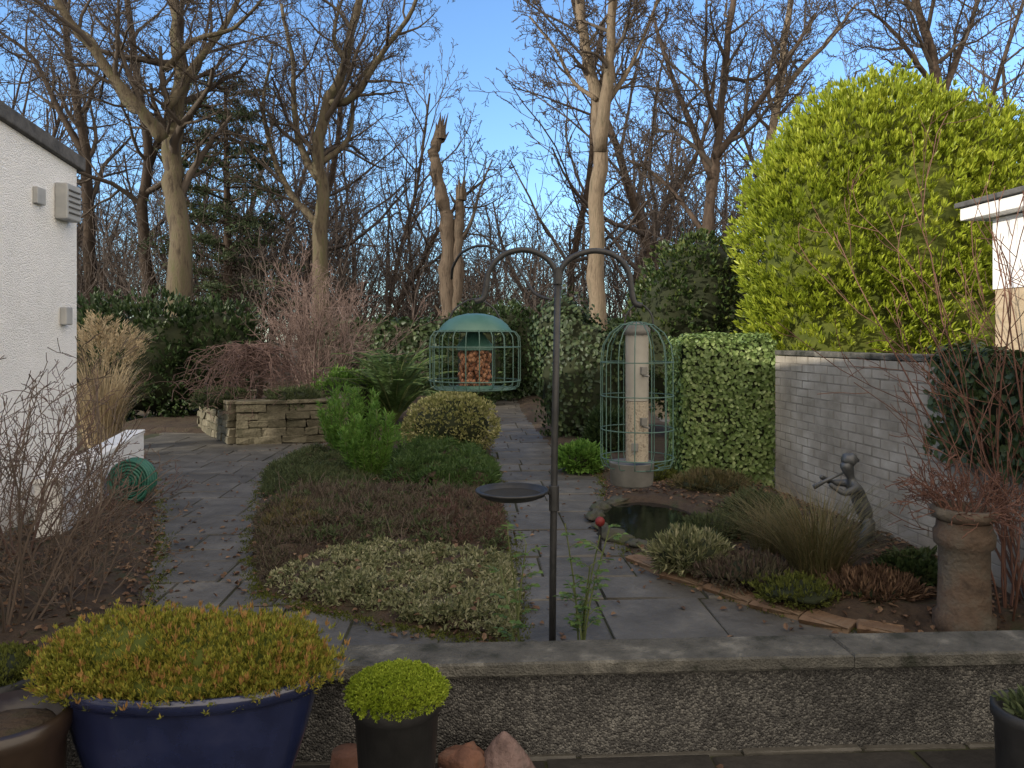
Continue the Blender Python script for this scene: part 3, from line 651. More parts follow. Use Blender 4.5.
carpet('groundcover_plant','pale variegated ground cover at the front of the centre bed',[(266,588),(300,570),(340,556),(400,552),(450,556),(510,566),(520,605),(512,641),(440,632),(350,612),(300,602)],.075,8500,.027,.014,MAT['varp'],3,.5,.9,patch=.7)
hb=carpet('heather','brown winter heather in the middle of the centre bed',[(256,560),(258,520),(300,500),(370,495),(440,500),(500,505),(506,552),(450,556),(400,550),(340,555),(300,572),(262,585)],.1,11000,.045,.008,MAT['heath'],3,.5,1.,patch=.65)
hp_=np.array(g2([(262,580),(258,505),(300,490),(490,500),(505,560)])); st_=[]
for k in range(420):
    w5=rng.dirichlet(np.ones(5)*.8); x,y=w5@hp_; a_=random.random()*6.28; l=random.uniform(.06,.2); s0=Vector((x,y,.06)); e=s0+Vector((math.cos(a_)*l*.7,math.sin(a_)*l*.7,l*1.1)); st_.append(([s0,s0.lerp(e,.5)+rv()*.01,e],[.0026,.0022,.0016]))
mb=MB(); mb.tubes(st_,4); mb.build('dead_stems',MAT['twig_tan'],hb,kind='stuff')
carpet('heather','reddish heather clump at the right edge of the centre bed',[(410,520),(450,508),(498,506),(506,550),(460,556),(420,545)],.14,5000,.045,.009,MAT['heathr'],3,.5,1.,patch=.75)
carpet('heather','dull green heather along the left edge of the centre bed',[(263,500),(266,476),(300,458),(345,458),(390,480),(370,497),(300,502)],.13,7500,.055,.009,MAT['hgreen'],3,.6,.9,patch=.75)
carpet('juniper','dark green spreading juniper in front of the round bush',[(385,492),(388,468),(420,458),(480,462),(497,480),(495,500),(440,500)],.2,7500,.065,.011,MAT['fern'],3,.6,.9)
carpet('heather','pale brown grassy heather clump at the left rim of the centre bed',[(262,548),(268,522),(300,512),(335,522),(330,545),(290,555)],.14,3600,.05,.008,MAT['sedge'],3,.7,.9,patch=.6)
carpet('low_plant','scattered dull green shoots growing through the brown heather',[(258,560),(262,515),(330,495),(440,498),(500,505),(508,556),(400,556),(330,562)],.13,3600,.04,.014,MAT['hgreen'],3,.8,.9,patch=.05,inner=False)
carpet('moss','soft green moss patch behind the upright bushes',[(385,450),(395,432),(430,425),(445,440),(420,452)],.1,2500,.04,.012,MAT['mid'],2)
# fern
def fern(label,px,py,Y,R,n,name='fern',fm='fern'):
    c=P(px,py,Y); c=(c[0],Y,0); T=thing(name,c,label,'fern'); fr=[]; P_=[];D_=[];N_=[];LL=[]
    for k in range(n):
        az=k*2.4+random.random()*.5; el=random.uniform(.85,1.5); L=R*random.uniform(.7,1.15); pts=[]
        for j in range(11):
            t=j/10; pts.append(Vector((c[0]+math.cos(az)*(math.cos(el)*L*t+.3*L*t*t*t),c[1]+math.sin(az)*(math.cos(el)*L*t+.3*L*t*t*t),.1+L*(math.sin(el)*1.15*t-.36*t**3.5))))
        fr.append((pts,[.012*(1-.8*j/10) for j in range(11)]))
        for j in range(2,10):
            for u in np.linspace(0,1,6,endpoint=False):
                q=pts[j].lerp(pts[j+1],u) ; d=(pts[j+1]-pts[j]).normalized(); sd=d.cross(Vector((0,0,1))).normalized()
                for sg_ in (-1,1):
                    P_.append(tuple(q)); D_.append(tuple(sd*sg_+d*.6-Vector((0,0,.25)))); N_.append(tuple(d.cross(sd))); LL.append(.1*R*math.sin(math.pi*(.12+.86*(j+u)/11))+.012)
    mb=MB(); mb.tubes(fr,4); mb.build('stalks',MAT['stem'],T); mb=MB(); mb.leaves(np.array(P_),np.array(D_),np.array(N_)+.5*runit(len(P_)),np.array(LL),.013*R,.1,False); mb.build('fronds',MAT[fm],T)
fern('large dark green fern with arching fronds behind the round bush',395,400,12.6,1.45,64)
# grasses
def grass(name,label,c,n,h,sp_,w_,m,r=.15,cat='grass',droop=.45,zb=.05):
    T=thing(name,(c[0],c[1],zb),label,cat); a_=rng.uniform(0,6.28,n); q=np.sqrt(rng.random(n))*r; base=np.stack([c[0]+np.cos(a_)*q,c[1]+np.sin(a_)*q,np.full(n,zb)],-1)
    mb=MB(); mb.blades(base,a_+rng.normal(0,.5,n),h*rng.uniform(.55,1.1,n),sp_*rng.uniform(.1,1.1,n),w_*rng.uniform(.6,1.2,n),6,droop); mb.build('blades',m,T,smooth=True); return T
c=(-5.62,10.2); T=grass('ornamental_grass','tall straw coloured ornamental grass beside the white garage corner',c,650,1.5,.62,.014,MAT['straw'],.22)
mb=MB(); k=80; a_=rng.uniform(0,6.28,k); P_=[];D_=[]
for q in range(k):
    rr_=random.uniform(.05,.56); hd=Vector((c[0]+math.cos(a_[q])*rr_,c[1]+math.sin(a_[q])*rr_,random.uniform(1.4,1.78)-rr_*.5))
    for j in range(34): 
        t=random.uniform(-1,1); P_.append(tuple(hd+Vector((math.cos(a_[q])*.06*t+random.gauss(0,.016),math.sin(a_[q])*.06*t+random.gauss(0,.016),t*.17)))); D_.append((math.cos(a_[q])*.6+random.gauss(0,.3),math.sin(a_[q])*.6+random.gauss(0,.3),.6))
P_=np.array(P_); mb.leaves(P_,np.array(D_),runit(len(P_)),.085,.012,.1,False); mb.build('plumes',MAT['straw'],T)
c=G(818,588); grass('sedge','arching olive brown sedge tuft at the pond bed front',c,760,.66,.72,.006,MAT['sedge'],.15)
c=G(770,562); grass('sedge','smaller brown sedge tuft left of the large one',c,420,.42,.42,.0055,MAT['sedge'],.12)
# bare shrubs
def bare(name,label,base,n,h,spread,m,sp_,r0,cat='shrub',maxl=3,z0=0.,stemlen=None,lean=(0,0)):
    T=thing(name,(base[0],base[1],z0),label,cat); out={}
    for k in range(n):
        a_=k*2.4+random.random(); q=random.random()**.6; d=Vector((math.cos(a_)*spread*q+lean[0],math.sin(a_)*spread*q+lean[1],1)).normalized()
        grow(out,Vector((base[0]+math.cos(a_)*.1*q,base[1]+math.sin(a_)*.1*q,z0)),d,h*random.uniform(.7,1.1),r0,1,maxl,sp_)
    mb=MB(); mb.tubes(out[1],6); mb.build('stems',m,T,smooth=True); mb=MB()
    for lv in sorted(out):
        if lv>1: mb.tubes(out[lv],4 if lv==2 else 3)
    mb.build('twigs',m,T,smooth=True); return T
bp_=P(316,385,13.4)
bare('bare_shrub','rounded pinkish brown mass of fine bare twigs behind stone bed',(bp_[0],13.4),22,2.5,.75,MAT['twig_pink'],dict(nb=[0,8,5,3],lr=.48,rmin=.0038,wob=.13,up=.03,a0=.35,a1=.9),.018,maxl=4)
# weeping shrub on the planter
Tw=thing('weeping_shrub',(-3.75,11.7,.55),'weeping reddish bare shrub drooping over the raised stone bed','shrub'); st=[];
b0=Vector((-3.95,11.6,.55)); tw=[]
for k in range(80):
    az=random.random()*6.28; R_=random.uniform(.4,1.15); tp=Vector((b0.x-.1,b0.y,1.25+random.uniform(-.2,.12))); pts=[]
    for j in range(9):
        t=j/8; pts.append(tp+Vector((math.cos(az)*R_*t+random.gauss(0,.04),math.sin(az)*R_*t+random.gauss(0,.04),.16*math.sin(t*math.pi*.8)-.75*t**2.4*random.uniform(.6,1.1))))
    tw.append((pts,[.009*(1-.75*j/8) for j in range(9)]))
    for j in range(2,9):
        for z in range(3):
            e=pts[j]+Vector((random.gauss(0,.15),random.gauss(0,.15),-random.uniform(-.06,.2))); tw.append(([pts[j],pts[j].lerp(e,.5)+Vector((0,0,.03)),e],[.0035,.003,.0026]))
mb=MB(); mb.tubes([([b0,b0+Vector((.06,0,.4)),Vector((b0.x-.1,b0.y,1.35))],[.05,.045,.03])],8); mb.build('trunk',MAT['bark_red'],Tw,smooth=True)
mb=MB(); mb.tubes(tw,4); mb.build('twigs',MAT['twig_wine'],Tw,smooth=True)
for i,(px,lb) in enumerate(((230,'low green plant at the left end of the raised stone bed'),(300,'low green plant at the right end of the raised stone bed'))):
    x=P(px,400,11.4)[0]; bush('alpine_plant',lb,'plant',[(x,11.1,.61,.42,.3,.17)],1000,.06,.02,MAT['hgreen'],cl=2,zmin=.52,noise=.25)
SH=dict(nb=[0,6,3,2],lr=.5,rmin=.0022,wob=.15,up=.04,a0=.3,a1=.9)
bare('bare_shrub','tangled brown bare hydrangea stems at the left edge nearest the wall',(-2.55,3.75),11,1.4,.8,MAT['twig_tan'],SH,.0075,maxl=4)
bare('bare_shrub','brown bare twiggy shrub below the garage wall',(-3.25,4.9),10,1.3,.65,MAT['twig_wine'],SH,.008,maxl=4)
bare('bare_shrub','low bare brown shrub at the left path edge',(-2.85,4.55),11,.75,1.0,MAT['twig_tan'],SH,.006,maxl=4)
bare('bare_shrub','low grey brown twigs spilling at the front of the left bed',(-2.35,4.05),10,.55,1.2,MAT['twig_tan'],SH,.005,maxl=4)
bare('bare_shrub','low twiggy brown shrub in front of the low white wall',(-3.15,5.6),9,.65,1.0,MAT['twig_wine'],SH,.006,maxl=4)
SR=dict(nb=[0,6,3,3],lr=.42,rmin=.0024,wob=.1,up=.03,a0=.3,a1=.8)
bare('bare_shrub','tall arching red brown bare stems at the far right',(2.98,4.2),15,2.3,.45,MAT['twig_red'],SR,.008,maxl=3,lean=(-.12,0))
bare('bare_shrub','lower red brown twigs veiling the ivy at the far right',(2.62,3.95),12,1.25,.6,MAT['twig_red'],SR,.006,maxl=3,lean=(.05,0),z0=.02)
# pond, rocks
mb=MB(); a_=np.arange(48)*2*math.pi/48; mb.add(np.stack([PX+np.cos(a_)*PRX*1.08*(1+.05*np.sin(3*a_)),PY+np.sin(a_)*PRY*1.08,np.full(48,.026)],-1),[list(range(48))]); mb.build('pond',MAT['water'],kind='structure')
mb=MB(); mb.blob((0,0,0),(.14,.1,.05),14,.3,2.5,2.); ro=mb.build('rock',MAT['rock'],smooth=True); tag(ro,'dark mossy rock on the rim of the dark pond','rock','rocks round the pond rim')
for k in range(15):
    o=ro if k==0 else ro.copy()
    if k: col.objects.link(o)
    t=k*6.283/15; o.location=(PX+math.cos(t)*(PRX*1.08+.04),PY+math.sin(t)*(PRY*1.08+.05),.03); o.rotation_euler=(random.uniform(-.2,.2),random.uniform(-.2,.2),t+1.57+random.uniform(-.4,.4)); s_=random.uniform(.6,1.05); o.scale=(s_*1.1,s_*random.uniform(.7,1.),s_*random.uniform(.6,1.1))
mb=MB(); mb.stoneblock((0,0,0),(.5,.2,.06),.012,0,.008); es=mb.build('edging_stone',MAT['brown_stone']); tag(es,'flat brown edging stone along the curve of the pond bed','stone','brown edging stones of the pond bed')
ed=[(636,558),(668,574),(712,588),(758,602),(806,616),(856,628),(905,636)]
for k in range(len(ed)-1):
    a1,b1=np.array(G(*ed[k])),np.array(G(*ed[k+1])); o=es if k==0 else es.copy()
    if k: col.objects.link(o)
    o.location=tuple((a1+b1)/2+np.array([0,0,.003])); d_=b1-a1; o.rotation_euler=(random.uniform(-.05,.05),random.uniform(-.03,.03),math.atan2(d_[1],d_[0])+random.uniform(-.06,.06)); L=np.linalg.norm(d_); o.scale=(L*.97/.5,random.uniform(.7,1.25),1)
def pl(px,py,h,w_,label,m,n=900,L=.06,W=.015,name='low_plant',cl=3,z=.05):
    c=G(px,py); bush(name,label,'plant',[(c[0],c[1],z+h*.35,w_,w_*.8,h*.65)],n,L,W,MAT[m],cl=cl,zmin=z,lo=.7,noise=.28)
pl(648,484,.14,.3,'mossy green mound behind the pond on its left','moss',1500,.04,.012)
pl(580,472,.24,.24,'yellow green leafy plant at the right path edge','mid',700,.08,.03)
pl(690,574,.2,.24,'pale green grassy plant at the front edge of the pond','varp',900,.06,.012)
pl(725,480,.25,.4,'dark ferny plant at the foot of the ivy hedge','dark',1100,.08,.02)
pl(745,585,.1,.3,'dark red brown heather behind the brown edging stones','heath',1100,.05,.01)
pl(800,606,.09,.25,'small moss green clump behind the edging stones','moss',800,.03,.01)
pl(755,530,.22,.24,'dark evergreen clump right of the pond','hgreen',1000,.06,.014)
pl(912,592,.16,.18,'dark green clump at the foot of the brick wall','ivyd',700,.05,.03)
pl(610,455,.5,.3,'dark green shrub just left of the ivy hedge','dark',1100,.09,.03)
pl(870,604,.1,.26,'low brown dead growth behind the right edging stones','litter',900,.06,.012)
pl(712,496,.16,.34,'low olive tuft along the back right rim of the pond','sedge',1100,.07,.008)
pl(716,545,.15,.22,'low dull green tuft overhanging the right side of the pond','hgreen',900,.05,.012)
# red ornament by the pond
c=G(600,548); rb=thing('garden_ball',(c[0],c[1],0),'small dark red glazed ball on black stake beside the pond','ornament')
mb=MB(); mb.blob((c[0],c[1],.19),(.036,.036,.036),18,0); mb.build('ball',MAT['red'],rb,smooth=True); mb=MB(); mb.tubes([([(c[0],c[1],-.05),(c[0],c[1],.16)],[.012,.012])],8,True); mb.build('stake',MAT['black'],rb)

# statue
Ys=5.2; stt=thing('statue',(P(862,560,Ys)[0],Ys,0),'grey bronze cherub statue piping to the left by the brick wall','statue')
def sp3(px,py,dy=0): q=P(px,py,Ys); return (q[0],q[1]+dy,q[2])
VS=[(sp3(864,512),.05),(sp3(860,500),.05),(sp3(855,488),.055),(sp3(851,479),.026),(sp3(847,467),.05),(sp3(845,461),.045),
    (sp3(853,486,-.07),.03),(sp3(838,491,-.1),.022),(sp3(825,482,-.06),.017),
    (sp3(853,485,.07),.03),(sp3(837,485,.09),.022),(sp3(822,477,.03),.017),
    (sp3(867,524,-.05),.044),(sp3(857,541,-.06),.033),(sp3(866,562,-.05),.024),(sp3(857,565,-.06),.02),
    (sp3(870,524,.05),.044),(sp3(874,544,.06),.033),(sp3(880,562,.06),.024),(sp3(872,565,.06),.02)]
ES=[(0,1),(1,2),(2,3),(3,4),(4,5),(2,6),(6,7),(7,8),(2,9),(9,10),(10,11),(0,12),(12,13),(13,14),(14,15),(0,16),(16,17),(17,18),(18,19)]
o0=np.array(stt.location); me=bpy.data.meshes.new('body'); me.from_pydata([tuple(np.array(v)-o0) for v,_ in VS],ES,[]); me.materials.append(MAT['bronze'])
ob=bpy.data.objects.new('body',me); col.objects.link(ob); ob.parent=stt
md=ob.modifiers.new('skin','SKIN'); md.use_smooth_shade=True
for i,(v,r) in enumerate(VS): me.skin_vertices[0].data[i].radius=(r,r)
me.skin_vertices[0].data[0].use_root=True
ob.modifiers.new('sub','SUBSURF').levels=2; ob.modifiers['sub'].render_levels=2
mb=MB(); mb.tubes([([sp3(841,472,-.03),sp3(827,479,-.02),sp3(813,487,-.01)],[.009,.011,.018])],8,True); mb.build('pipe',MAT['bronze'],stt,smooth=True)
mb=MB(); q=sp3(848,461); mb.blob((q[0]+.012,q[1],q[2]+.012),(.055,.055,.045),16,.22,5); mb.build('hair',MAT['bronze'],stt,smooth=True)
mb=MB(); q=sp3(868,0); mb.blob((q[0],q[1],-.06),(.2,.16,.02+HC-(563-HZ)/F*Ys),16,.1,2,1.); mb.build('rock_base',MAT['rock'],stt,smooth=True)

# chimney pot planter
c=G(964,634); cp=thing('chimney_pot',(c[0],c[1],0),'weathered clay chimney pot planter at the right by the wall','planter'); s=c[1]/F
mb=MB(); R=26.5*s
mb.lathe([(R*1.0,0),(R*1.05,.02),(R*1.05,.08),(R*.9,.1),(R*.86,.3),(R*.86,.42),(R*1.02,.44),(R*1.05,.5),(R*.95,.52),(R*.92,.56)],(c[0],c[1],.02),48); pt=mb.build('pot',MAT['chim'],cp,smooth=True)
mb=MB(); mb.lathe([(R*.92,.562),(R*1.12,.58),(R*1.15,.62),(R*1.0,.63),(R*.92,.58),(0,.58)],(c[0],c[1],.02),48); mb.build('rim',MAT['chim'],pt,smooth=True)
bare('dry_plant','dry rusty brown twiggy plant growing in the clay chimney pot',(c[0],c[1]),34,.26,1.3,MAT['twig_red'],dict(nb=[0,6,3,2],lr=.5,rmin=.0022,wob=.2,up=-.02,a0=.3,a1=.9),.004,cat='plant',maxl=3,z0=.6)

# ------------------------------------------------------------------ feeding station
YF=3.5; sF=YF/F
fs=thing('feeder_pole',(P(552,0,YF)[0],YF,0),'tall dark metal bird feeding pole with curved arms behind the low wall','bird feeder pole')
top=P(558,270,YF)
mb=MB(); mb.tubes([([(P(552,0,YF)[0],YF,-.15),P(553,560,YF),P(555,420,YF),top],[.0165,.0165,.016,.0155])],12,True); mb.build('pole',MAT['metal'],fs,smooth=True)
mb=MB(); q=P(554,498,YF); mb.tubes([([(q[0],YF,q[2]-.06),(q[0],YF,q[2]+.06)],[.024,.024])],14,True); mb.build('clamp',MAT['metal'],fs,bevel=.003)
mb=MB(); q=P(558,274,YF); mb.tubes([([(q[0],YF,q[2]-.05),(q[0],YF,q[2]+.03)],[.021,.021])],14,True); mb.build('collar',MAT['metal'],fs,bevel=.003)
def arm(pix,dy,r,nm='arm'):
    w_=[P(*q,YF) for q in pix]; n_=len(w_); w_=[(x,y+dy*i/(n_-1),z) for i,(x,y,z) in enumerate(w_)]; A=cr(w_,6); mb=MB(); mb.tubes([(A,[r]*len(A))],10,True,ref=(0,1,0.01)); mb.build(nm,MAT['metal'],fs,smooth=True)
arm([(558,290),(555,270),(543,256),(523,250),(502,256),(489,272),(486,290),(483,299),(475,302)],-.02,.0135)
arm([(558,290),(561,270),(573,257),(595,251),(616,257),(628,272),(631,290),(634,303),(641,306)],-.02,.0135)
arm([(552,300),(535,292),(520,268),(505,248),(480,238),(458,243),(446,258),(443,270)],.5,.007)
dc=P(512,493,YF-.02); ds=MB(); R=34*sF
ds.lathe([(0,-.022),(R*.75,-.022),(R*.97,-.008),(R,.01),(R*1.03,.014),(R*.97,.016),(R*.92,.0),(R*.7,-.014),(0,-.014)],dc,36); dish=ds.build('water_dish',MAT['metal'],fs,smooth=True)
mb=MB(); a_=np.arange(28)*2*math.pi/28; mb.add(np.stack([dc[0]+np.cos(a_)*R*.88,dc[1]+np.sin(a_)*R*.88,np.full(28,dc[2]-.004)],-1),[list(range(28))]); mb.build('water',MAT['dishw'],dish)
mb=MB(); ring=[(dc[0]+math.cos(t)*R*1.04,dc[1]+math.sin(t)*R*1.04,dc[2]+.012) for t in np.linspace(0,6.3,34)]; mb.tubes([(ring,[.006]*34),([(dc[0]+R*1.02,dc[1],dc[2]+.01),P(552,496,YF)],[.008,.008])],8); mb.build('dish_bracket',MAT['metal'],dish,smooth=True)

def ringp(c,R,z,n=40): return [(c[0]+math.cos(t)*R,c[1]+math.sin(t)*R,z) for t in np.linspace(0,2*math.pi+.05,n)]
zp=lambda py:HC-(py-HZ)/F*YF
# peanut feeder
pc_=P(475,0,YF-.02); R=45*sF
pf=thing('peanut_feeder',(pc_[0],pc_[1],zp(388)),'round green caged peanut feeder hanging from the left arm','bird feeder')
mb=MB(); mb.lathe([(0,zp(313.5)),(9*sF,zp(314)),(18*sF,zp(316)),(26*sF,zp(319.5)),(32*sF,zp(324.5)),(36*sF,zp(330)),(37*sF,zp(332)),(35*sF,zp(332.5)),(20*sF,zp(328)),(0,zp(327))],(pc_[0],pc_[1],0),40); mb.build('lid',MAT['lid'],pf,smooth=True)
w_=[]
for k in range(22):
    t=k*2*math.pi/22; cs_,s_=math.cos(t),math.sin(t)
    w_.append(([(pc_[0]+cs_*R*f,pc_[1]+s_*R*f,zp(y)) for f,y in ((.72,330),(.9,332),(.985,337),(1,345),(1,365),(1,380),(.97,386),(.86,388),(.2,388))],[.0025]*9))
mb=MB(); mb.tubes(w_,6); mb.tubes([(ringp(pc_,R*f,zp(y)),[.003]*40) for f,y in ((1,347),(1,380),(.9,388),(.5,388),(.9,332))],6); mb.build('cage',MAT['green'],pf,smooth=True)
mb=MB(); mb.tubes([(cr([P(446,328,YF-.02),P(455,309,YF-.02),P(475,299,YF-.02),P(494,309,YF-.02),P(504,328,YF-.02)],6),[.0042]*25)],6,ref=(0,1,0)); mb.build('handle',MAT['metal'],pf,smooth=True)
mb=MB(); rI=17*sF; tw=[]
for k in range(16):
    t=k*2*math.pi/16
    for sg_ in (1,-1): tw.append(([(pc_[0]+math.cos(t+sg_*u*1.6)*rI,pc_[1]+math.sin(t+sg_*u*1.6)*rI,zp(350)+(zp(386)-zp(350))*u) for u in np.linspace(0,1,7)],[.0009]*7))
mb.tubes(tw,4); mb.build('mesh_tube',MAT['metal'],pf)
mb=MB()
for k in range(330):
    a_=random.random()*6.28; q=rI*.9*math.sqrt(random.random()); mb.blob((pc_[0]+math.cos(a_)*q,pc_[1]+math.sin(a_)*q,random.uniform(zp(385),zp(351))),(random.uniform(.009,.012),random.uniform(.009,.012),random.uniform(.01,.014)),8,.1)
mb.build('peanuts',MAT['nut'],pf,smooth=True,kind='stuff')
mb=MB(); mb.lathe([(0,zp(350)),(rI*1.08,zp(350)),(rI*1.08,zp(346)),(rI*.3,zp(330)),(0,zp(330))],(pc_[0],pc_[1],0),24); mb.build('tube_top',MAT['lid'],pf)
mb=MB(); mb.lathe([(0,zp(385)),(rI*1.1,zp(385)),(rI*1.1,zp(388)),(0,zp(388))],(pc_[0],pc_[1],0),24); mb.build('tube_base',MAT['lid'],pf)
# seed feeder
q_=P(637,0,YF-.02); R=36*sF
sf=thing('seed_feeder',(q_[0],q_[1],zp(484)),'tall caged tube seed feeder hanging from the right arm','bird feeder')
w_=[]
for k in range(14):
    t=k*2*math.pi/14; cs_,s_=math.cos(t),math.sin(t)
    w_.append(([(q_[0]+cs_*R*f,q_[1]+s_*R*f,zp(y)) for f,y in ((.12,322),(.45,325),(.75,333),(.94,345),(1,360),(1,400),(1,440),(1,458),(.92,465),(.6,467))],[.0026]*10))
mb=MB(); mb.tubes(w_,6); mb.tubes([(ringp(q_,R*f,zp(y)),[.0028]*40) for f,y in ((1,362),(1,395),(1,428),(1,456),(.6,467),(.45,325))],6); mb.build('cage',MAT['green'],sf,smooth=True)
mb=MB(); r_=11.5*sF; mb.lathe([(r_,zp(334)),(r_,zp(400))],(q_[0],q_[1],0),24); mb.build('tube',MAT['tube'],sf,smooth=True)
mb=MB(); mb.lathe([(r_*.98,zp(400.5)),(r_*.98,zp(460))],(q_[0],q_[1],0),24); mb.build('seed_fill',MAT['seed'],sf,smooth=True)
mb=MB(); mb.lathe([(0,zp(322)),(r_*.7,zp(323)),(r_*1.15,zp(329)),(r_*1.15,zp(335)),(0,zp(335))],(q_[0],q_[1],0),24); mb.build('cap',MAT['steel'],sf,smooth=True)
for y,a_ in ((375,-1.2),(425,-1.2),(425,1.9),(450,-1.9),(450,1.2)):
    mb=MB(); x=q_[0]+math.cos(a_)*r_; y_=q_[1]+math.sin(a_)*r_; mb.tubes([([(x,y_,zp(y)),(x+math.cos(a_)*.05,y_+math.sin(a_)*.05,zp(y))],[.005,.005])],8,True); mb.box((x,y_,zp(y-5)),(.03,.03,.035),a_); mb.build('feeding_port',MAT['steel'],sf,bevel=.004)
mb=MB(); r2=22*sF; mb.lathe([(0,zp(484)),(r2*.85,zp(484)),(r2*.95,zp(482)),(r2,zp(462)),(r2*1.03,zp(461)),(r2*.93,zp(463)),(0,zp(468))],(q_[0]-.025,q_[1],0),32); mb.build('base_tray',MAT['steel'],sf,smooth=True)
mb=MB(); mb.tubes([(cr([P(624,332,YF-.02),P(627,314,YF-.02),P(639,304,YF-.02),P(651,314,YF-.02),P(654,332,YF-.02)],6),[.004]*25)],6,ref=(0,1,0)); mb.build('handle',MAT['metal'],sf,smooth=True)

# rose stems
def rose(label,px,hs):
    b=(P(px,0,3.3)[0],3.3,0); T=thing('rose_plant',b,label,'plant'); st=[];P_=[];D_=[]
    for (dx,tp) in hs:
        e=P(px+dx,tp,3.3); pts=cr([b,(b[0]+(e[0]-b[0])*.35+random.gauss(0,.01),3.3+random.gauss(0,.03),e[2]*.5),(e[0],3.3+random.gauss(0,.06),e[2])],6); st.append((pts,list(np.linspace(.0055,.003,len(pts)))))
        for j in range(4,len(pts),1):
            az=random.random()*6.28
            if random.random()<.75:
                tip_=Vector(pts[j])+Vector((math.cos(az)*.07,math.sin(az)*.07,.03)); st.append(([Vector(pts[j]),Vector(pts[j]).lerp(tip_,.5)+Vector((0,0,.01)),tip_],[.002,.0018,.0015]))
                for f in (.5,.75,1.):
                    for sg_ in ((-1,1) if f<1 else (0,)):
                        P_.append(tuple(Vector(pts[j]).lerp(tip_,f))); D_.append((math.cos(az+sg_*1.1),math.sin(az+sg_*1.1),.1))
    mb=MB(); mb.tubes([(p,r) for p,r in st],6); mb.build('stems',MAT['stem'],T,smooth=True); P_=np.array(P_); mb=MB(); k=len(P_); mb.leaves(P_,np.array(D_),np.array([[0,0,1.]])+.5*runit(k),.036*rng.uniform(.7,1.2,k),.024,.15,True); mb.build('foliage',MAT['rose'],T)
rose('leggy green rose stems just right of the feeder pole',580,[(-16,520),(20,535),(28,525),(8,560),(-6,590)])
rose('short leafy rose stems just left of the feeder pole',520,[(-12,530),(6,540),(-20,575)])

# ------------------------------------------------------------------ foreground pots
bpx,bpy_=P(192,0,2.15)[0],2.15
pot=thing('blue_bowl',(bpx,bpy_,0),'large glossy dark blue bowl planter at front left','pot')
prof=[(0,.02),(.22,.02),(.23,.05),(.27,.2),(.33,.38),(.362,.5),(.37,.515),(.392,.52),(.395,.545),(.385,.556),(.37,.556),(.35,.53),(.3,.51),(0,.51)]
mb=MB(); mb.lathe(prof,(bpx,bpy_,0),72,1.,.54); mb.build('bowl',MAT['blue'],pot,smooth=True)
GL=[(bpx,bpy_,.56,.375,.2,.085),(bpx-.15,bpy_,.595,.25,.17,.1),(bpx+.15,bpy_+.02,.58,.22,.17,.095),(bpx+.02,bpy_,.595,.25,.16,.1),(bpx-.27,bpy_-.02,.56,.14,.14,.085),(bpx+.27,bpy_,.55,.12,.13,.075)]
gp=bush('golden_plant','mounded golden yellow heath filling the blue bowl','plant',GL,17000,.0165,.0042,MAT['sedum'],'corey',.5,1.0,.6,cl=6,zmin=.51,noise=.24,fq=13,lo=.8,six=False)
bush('','','',GL,900,.022,.0046,MAT['tips'],None,.4,1.3,.45,cl=6,zmin=.53,noise=.24,fq=13,lo=1.,hi=1.05,part='shoot_tips',parent=gp,six=False)
qx,qy=P(397,0,2.25)[0],2.25
pot=thing('black_pot',(qx,qy,0),'small black plastic pot in front of the low wall','pot')
mb=MB(); mb.lathe([(0,.05),(.1,.05),(.105,.06),(.126,.39),(.138,.395),(.14,.44),(.13,.446),(.125,.41),(0,.4)],(qx,qy,0),48); mb.build('pot',MAT['black'],pot,smooth=True)
bush('lime_plant','domed lime green cushion plant in the small black pot','plant',[(qx,qy,.44,.138,.138,.058)],9500,.0085,.0042,MAT['lime'],'corey',.8,.5,.6,cl=6,zmin=.425,noise=.1,fq=18,lo=.9,six=False,cs=.86)
x_,y_=P(8,0,1.98)[0],1.98
pot=thing('brown_pot',(x_,y_,0),'brown glazed pot of bare soil in the bottom left corner','pot')
mb=MB(); mb.lathe([(0,.05),(.1,.05),(.13,.2),(.135,.42),(.15,.46),(.155,.5),(.14,.51),(.125,.47),(0,.46)],(x_,y_,0),48); mb.build('pot',MAT['brown'],pot,smooth=True)
mb=MB(); mb.blob((x_,y_,.455),(.125,.125,.03),20,.1,5); mb.build('soil',MAT['soil'],pot,smooth=True)
x_,y_=P(-5,0,2.3)[0],2.3
pot=thing('mossy_pot',(x_,y_,0),'dark pot with green moss behind the brown glazed pot','pot')
mb=MB(); mb.lathe([(0,.05),(.12,.05),(.14,.42),(.155,.43),(.155,.48),(.14,.48),(.13,.44),(0,.43)],(x_,y_,0),36); mb.build('pot',MAT['black'],pot,smooth=True)
bush('','','',[(x_,y_,.48,.13,.13,.05)],1200,.016,.006,MAT['moss'],'core',.5,.9,.6,cl=4,zmin=.46,part='moss',parent=pot,six=False)
x_,y_=P(1040,0,2.2)[0],2.2
pot=thing('black_pot',(x_,y_,0),'dark round pot cut off by the bottom right corner','pot')
mb=MB(); mb.lathe([(0,.03),(.08,.03),(.11,.2),(.115,.36),(.125,.38),(.125,.41),(.11,.41),(.1,.37),(0,.36)],(x_,y_,0),36); mb.build('pot',MAT['black'],pot,smooth=True)
bush('low_plant','sparse dull green plant in the bottom right pot','plant',[(x_,y_,.395,.09,.09,.045)],200,.035,.012,MAT['hgreen'],None,cl=2,zmin=.38,lo=.4)
def cone(px,Y,r,h,m,label,name,tilt=0):
    x=P(px,0,Y)[0]; mb=MB(); mb.lathe([(0,0),(r,0),(r*1.02,.015),(r*.74,h*.42),(r*.4,h*.76),(r*.08,h*.98),(0,h)],(0,0,0),26,1,.7,.06); o=mb.build(name,m,org=(0,0,0),smooth=True); o.location=(x,Y,.001); o.rotation_euler=(0,tilt,0); tag(o,label,'ornament'); return o
